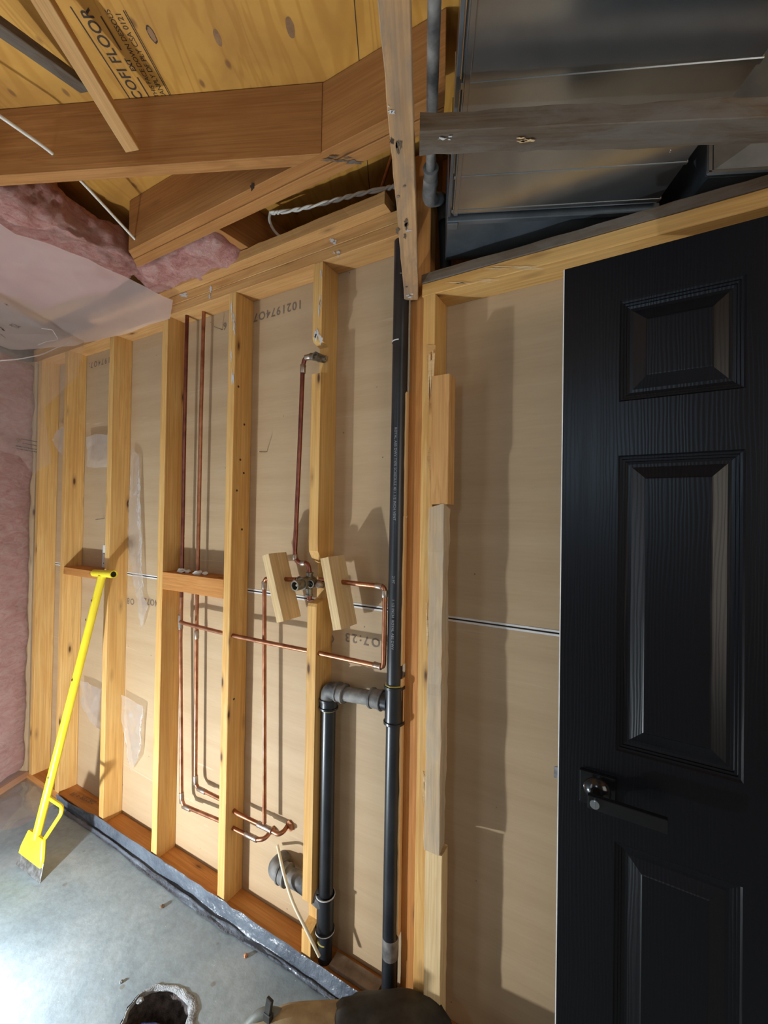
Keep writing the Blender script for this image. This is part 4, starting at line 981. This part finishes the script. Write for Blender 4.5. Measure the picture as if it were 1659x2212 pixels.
def onfilm(px, py): return onsurf(_fc, px, py, Z(px, py, 2.36))
la = onfilm(30, 704); lr = (onfilm(45, 720) - onfilm(15, 690)).normalized()
leaf(la, 0.026, lr, Vector((0, 0, -1)).cross(lr), film_c)
bm = bmesh.new()
def scribble(parent, c, right, upv, h, w):        # one illegible printed line
    right, upv = Vector(right).normalized(), Vector(upv).normalized(); bm = bmesh.new(); x = 0; pts = []; k = 0
    while x < w:
        pts.append((x, h * (random.uniform(0.25, 0.5) if k % 2 else random.uniform(-0.5, -0.25)))); x += h * random.uniform(0.10, 0.45); k += 1
    prev = None; t_ = h * 0.10
    for (x, y) in pts:
        row = [bm.verts.new((x - t_, y, 0)), bm.verts.new((x + t_, y, 0))]
        if prev: bm.faces.new((prev[0], prev[1], row[1], row[0]))
        prev = row
    return obj('film_print', bm, M_INKP, parent, frame(c, right, upv))
upc = Vector((0, 0, -1)).cross(lr)
scribble(film_c, onfilm(0, 706), lr, upc, 0.012, 0.05); scribble(film_c, onfilm(2, 722), lr, upc, 0.010, 0.05); scribble(film_c, onfilm(12, 656), lr, upc, 0.014, 0.02)
g_p = lambda px, py: onsurf(_fw, px, py, VP(px, py, gpt(0, 0.032), G1))
for (px, py, ww) in ((46, 948, 0.12), (48, 957, 0.12), (34, 963, 0.14), (36, 969, 0.14)):
    scribble(film_w, g_p(px, py), -G1, (0, 0, 1), 0.009, ww)
leaf(g_p(40, 951), 0.014, -G1, (0, 0, 1), film_w)

# black poly strip along the plate
low = [(118, 1728), (172, 1768), (250, 1822), (330, 1888), (395, 1935), (440, 1968), (482, 1998), (530, 2026), (600, 2070), (660, 2112), (720, 2155), (790, 2200), (860, 2250)]
upx = [(122, 1716), (165, 1742), (205, 1756), (262, 1778), (340, 1838), (390, 1858), (436, 1892), (478, 1930), (520, 1950), (590, 1985), (650, 2028), (715, 2078), (800, 2140), (900, 2208)]
bm = bmesh.new(); rows = []; n_ = 90
def interp(P, u):
    u *= len(P) - 1; i = min(int(u), len(P) - 2); return P[i].lerp(P[i+1], u - i)
A = [Z(q[0] - 4, q[1] + 10, 0.002) for q in low]; B = [Z(*q, 0.040) for q in upx]
B = [Y(*q, max(-0.125, min(-0.0935, Z(*q, 0.045).y))) for q in upx]
for p in B: p.z = min(p.z, 0.058)
for i in range(n_ + 1):
    u = i / n_; a, b = interp(A, u), interp(B, u); row = []
    mid_ = Vector((a.x * 0.25 + b.x * 0.75, -0.100, 0.003))
    for j in range(15):
        t_ = j / 14; p = a.lerp(mid_, t_ / 0.5) if t_ < 0.5 else mid_.lerp(b, (t_ - 0.5) / 0.5)
        zz = p.z
        w_ = 0.012 * noise.noise(Vector((u * 9, t_ * 5, 1))) + 0.004 * noise.noise(Vector((u * 30, t_ * 9, 3))) + 0.006 * max(0, 1 - abs(t_ - 0.30 - 0.12 * noise.noise(Vector((u * 4, 0, 7)))) * 9)
        p.z = 0.001 + zz + max(0, w_ * (1 if 0 < j < 14 else 0.2)); p.y += 0.004 * noise.noise(Vector((u * 30, t_ * 5, 0))) - 0.006 * abs(noise.noise(Vector((u * 11, t_ * 3, 5))))
        p.y = min(p.y, -0.0905)
        row.append(bm.verts.new(p))
    rows.append(row)
for r0_, r1_ in zip(rows, rows[1:]):
    for j in range(14): bm.faces.new((r0_[j], r0_[j+1], r1_[j+1], r1_[j]))
tag(obj('black_poly_strip', bm, M_BPOLY, smooth=True), 'dark poly sheeting strip lying on the concrete along the bottom plate', 'plastic sheet')

# metal strap plate, screws, nail, dusty board
bm = bmesh.new(); bm_box(bm, 0.040, 0.002, 0.115, Matrix.Identity(4), 0.001)
sp = obj('strap_plate', bm, M_WHITE, M=Matrix.Translation(Y(226, 1202, -0.012)) @ Matrix.Rotation(R(3), 4, 'Y'))
tag(sp, 'white perforated metal strap behind the scraper grip', 'strap')
bm = bmesh.new()
for (x, z) in ((0.006, 0.04), (-0.006, 0.015), (0.008, -0.01), (-0.004, -0.035)):
    bmesh.ops.create_circle(bm, cap_ends=True, radius=0.0035, segments=10, matrix=WM[sp.name] @ Matrix.Translation((x, -0.0013, z)) @ Matrix.Rotation(R(90), 4, 'X'))
obj('punched_hole', bm, M_INK, sp)
def nail(px, py, lab):
    p = Y(px, py, -0.001)
    tube('drywall_screw', [p, p + Vector((0.004, -0.045, -0.006))], [0.0022, 0.0018], M_STEEL, None, 0, 8, lab, 'screw')
nail(576, 976, 'long screw tip poking through the drywall right of the knotty stud')
nail(225, 1120, 'screw tip poking through the drywall above the scraper grip')
nail(480, 712, 'screw tip poking through the drywall near the tall copper pipes')
wbox('scrap_lath', -0.836, -0.66, -0.070, -0.020, 0.039, 0.052, M_DUST, 'dusty brown scrap board on the plate between the two black pipes', 'board', None, None, 0.002)
# bits on the floor
for (px, py, s_, m_, lab) in ((531, 2064, 0.008, M_PUTTY, 'tiny orange wood chip on the concrete'), (303, 2160, 0.010, M_CRUMB, 'grey concrete crumb left of the broken hole'), (350, 1258 + 700, 0.009, M_DUST, 'brown leaf-like crumb on the concrete below the poly strip'),
                         (262, 2120, 0.006, M_CRUMB, 'smallest concrete crumb beyond the broken hole')):
    p = Z(px, py, s_ * 0.4); bm = bmesh.new(); bmesh.ops.create_icosphere(bm, subdivisions=2, radius=s_)
    for v_ in bm.verts: v_.co *= 1 + 0.5 * noise.noise(v_.co * 150 + p * 9); v_.co.z *= 0.45
    tag(obj('debris_chip', bm, m_, M=Matrix.Translation(p)), lab, 'debris')
# pipe and blue cap down in the broken hole
t = thing('floor_cleanout', hc + Vector((0.0, -0.02, -0.1)), 'black pipe and blue plastic down in the broken floor hole', 'pipe')
ring('pipe_rim', hc + Vector((0.005, -0.03, -0.028)), (0, 0.1, 1), 0.048, 0.042, 0.09, M_ABS, t)
bm = bmesh.new(); bm_box(bm, 0.05, 0.016, 0.012, Matrix.Translation(hc + Vector((-0.02, -0.01, -0.026))) @ Matrix.Rotation(R(30), 4, 'Z'), 0.004, 2)
tag(obj('blue_cap', bm, M_BLUE, t), 'blue plastic piece')

# tool bag at the bottom edge
def blob(name, c, s, m, parent, amp=0.06, rot=0, sub=4):
    bm = bmesh.new(); bmesh.ops.create_icosphere(bm, subdivisions=sub, radius=1)
    for v_ in bm.verts:
        p = v_.co; q = Vector([math.copysign(abs(k) ** 0.7, k) for k in p]); q *= 1 + amp * noise.noise(p * 3 + Vector(c) * 7)
        v_.co = Vector((q.x * s[0], q.y * s[1], q.z * s[2]))
    return obj(name, bm, m, parent, Matrix.Translation(Vector(c)) @ Matrix.Rotation(rot, 4, 'Z'), smooth=True)
bu = Vector((0.85, 0.52, 0)).normalized(); ba = math.atan2(bu.y, bu.x); bn = Vector((bu.y, -bu.x, 0))
bc = Vector((-0.625, -0.285, 0.0))
bag = thing('tool_bag', bc, 'tan and black tool bag with a buckle at the bottom edge of the view', 'bag')
blob('bag_body', bc - bu * 0.05 + Vector((0, 0, 0.095)), (0.235, 0.105, 0.095), M_BAGT, bag, 0.06, ba)
blob('bag_flap', bc + bu * 0.11 + Vector((0, 0, 0.128)), (0.175, 0.112, 0.078), M_BAGB, bag, 0.08, ba)
blob('side_pocket', bc - bu * 0.285 + bn * 0.02 + Vector((0, 0, 0.085)), (0.05, 0.06, 0.075), M_GREYG, bag, 0.1, ba)
q0_ = bc - bu * 0.27 - bn * 0.05 + Vector((0, 0, 0.13))
tube('handle_grip', [q0_, q0_ + bu * 0.04 + Vector((0, 0, 0.045)), q0_ + bu * 0.09 + Vector((0, 0, 0.045)), q0_ + bu * 0.13], 0.014, M_GREYG, bag, 0.04, 14)
bp = Z(580, 2178, 0.205)
bm = bmesh.new(); bm_box(bm, 0.020, 0.010, 0.055, Matrix.Translation(bp + Vector((0, 0, 0.0))) @ Matrix.Rotation(R(10), 4, 'Y'), 0.002)
bm_box(bm, 0.024, 0.016, 0.022, Matrix.Translation(bp + Vector((0.0, 0.0, -0.022))), 0.002)
obj('buckle', bm, M_BAGB, bag)

# ------------------------------------------------------------------ paint smears, nail heads and chips on the timber
def find(txt): return [o for o in bpy.data.objects if o.get('label', '').startswith(txt)][0]
def smear(parent, px, py, w, h, hit, m=M_STAIN, name='paint_smear', k=1):
    sd = random.random() * 99
    for q in range(k):
        cx, cy = px + random.uniform(-.5, .5) * w * (k > 1), py + random.uniform(-.5, .5) * h * (k > 1); bm = bmesh.new(); vs = []
        f_ = 1.0 if k == 1 else random.uniform(0.25, 0.6)
        for j in range(22):
            a = 2 * math.pi * j / 22; r_ = 1 + 1.1 * noise.noise(Vector((math.cos(a) * 2.2 + sd + q, math.sin(a) * 2.2, q)))
            vs.append(bm.verts.new(hit(cx + math.cos(a) * w / 2 * r_ * f_, cy + math.sin(a) * h / 2 * r_ * f_)))
        bm.faces.new(vs); obj(name, bm, m, parent)
front = lambda d=-0.0912: (lambda x, y: Y(x, y, d))
s4, s5_ = find('knotty pine'), find('wall stud notched')
smear(s4, 503, 690, 6, 50, front(-0.0905), k=4); smear(s4, 502, 790, 6, 60, front(-0.0905), k=3)
smear(s5_, 692, 590, 5, 25, front(-0.0905), k=2); smear(s5_, 690, 665, 5, 50, front(-0.0905), k=3); smear(s5_, 687, 728, 12, 34, front(-0.0905), k=4)
tp = find('middle top plate'); smear(tp, 722, 523, 16, 14, front(-0.0917), k=3); smear(find('lowest top plate'), 728, 548, 14, 12, front(-0.0917), k=3)
smear(find('lowest top plate'), 455, 633, 8, 26, front(-0.0917), k=3); smear(tp, 400, 637, 26, 10, front(-0.0917), k=3)
lb = find('long stained'); und = lambda x, y: Z(x, y, 2.1685)
smear(lb, 845, 236, 16, 14, und, k=3); smear(lb, 893, 637, 22, 10, und, k=3); smear(lb, 888, 498, 22, 4, und, k=2)
smear(lb, 846, 305, 8, 12, und, M_INK, 'dark_knot'); 
M_SMUDGE = plain('dark_smudge', (0.13, 0.09, 0.06), 0.85)
smear(lb, 868, 500, 22, 40, und, M_SMUDGE, 'dark_smudge', 4); smear(lb, 862, 290, 14, 60, und, M_SMUDGE, 'dark_smudge', 3)
for px, py in ((873, 403), (860, 425), (866, 590), (878, 620)):
    bm = bmesh.new(); bmesh.ops.create_circle(bm, cap_ends=True, radius=0.0032, segments=12, matrix=Matrix.Translation(und(px, py)))
    obj('nail_head', bm, M_STEEL, lb)
db = find('dark dusty'); smear(db, 967, 297, 24, 10, lambda x, y: Z(x, y, 2.1665), k=3); smear(db, 1130, 301, 44, 10, lambda x, y: Z(x, y, 2.1665), M_SPLINT, 'fresh_chip', 4)
smear(db, 1448, 326, 6, 8, lambda x, y: Z(x, y, 2.1665), k=2)
hd = find('rear ply'); fr_ = find('front ply')
smear(hd, 735, 345, 60, 14, lambda x, y: Z(x, y, 2.4505), M_OLD, 'grey_stain', 5); smear(fr_, 545, 403, 10, 16, front(-0.3455), M_INK, 'knot_hole'); 
pb = find('pine plate over the bay')
smear(pb, 1120, 578, 120, 8, front(-0.0912), M_SPLINT, 'fresh_split', 4); smear(pb, 1010, 608, 90, 8, front(-0.0912), M_SPLINT, 'fresh_split', 4)
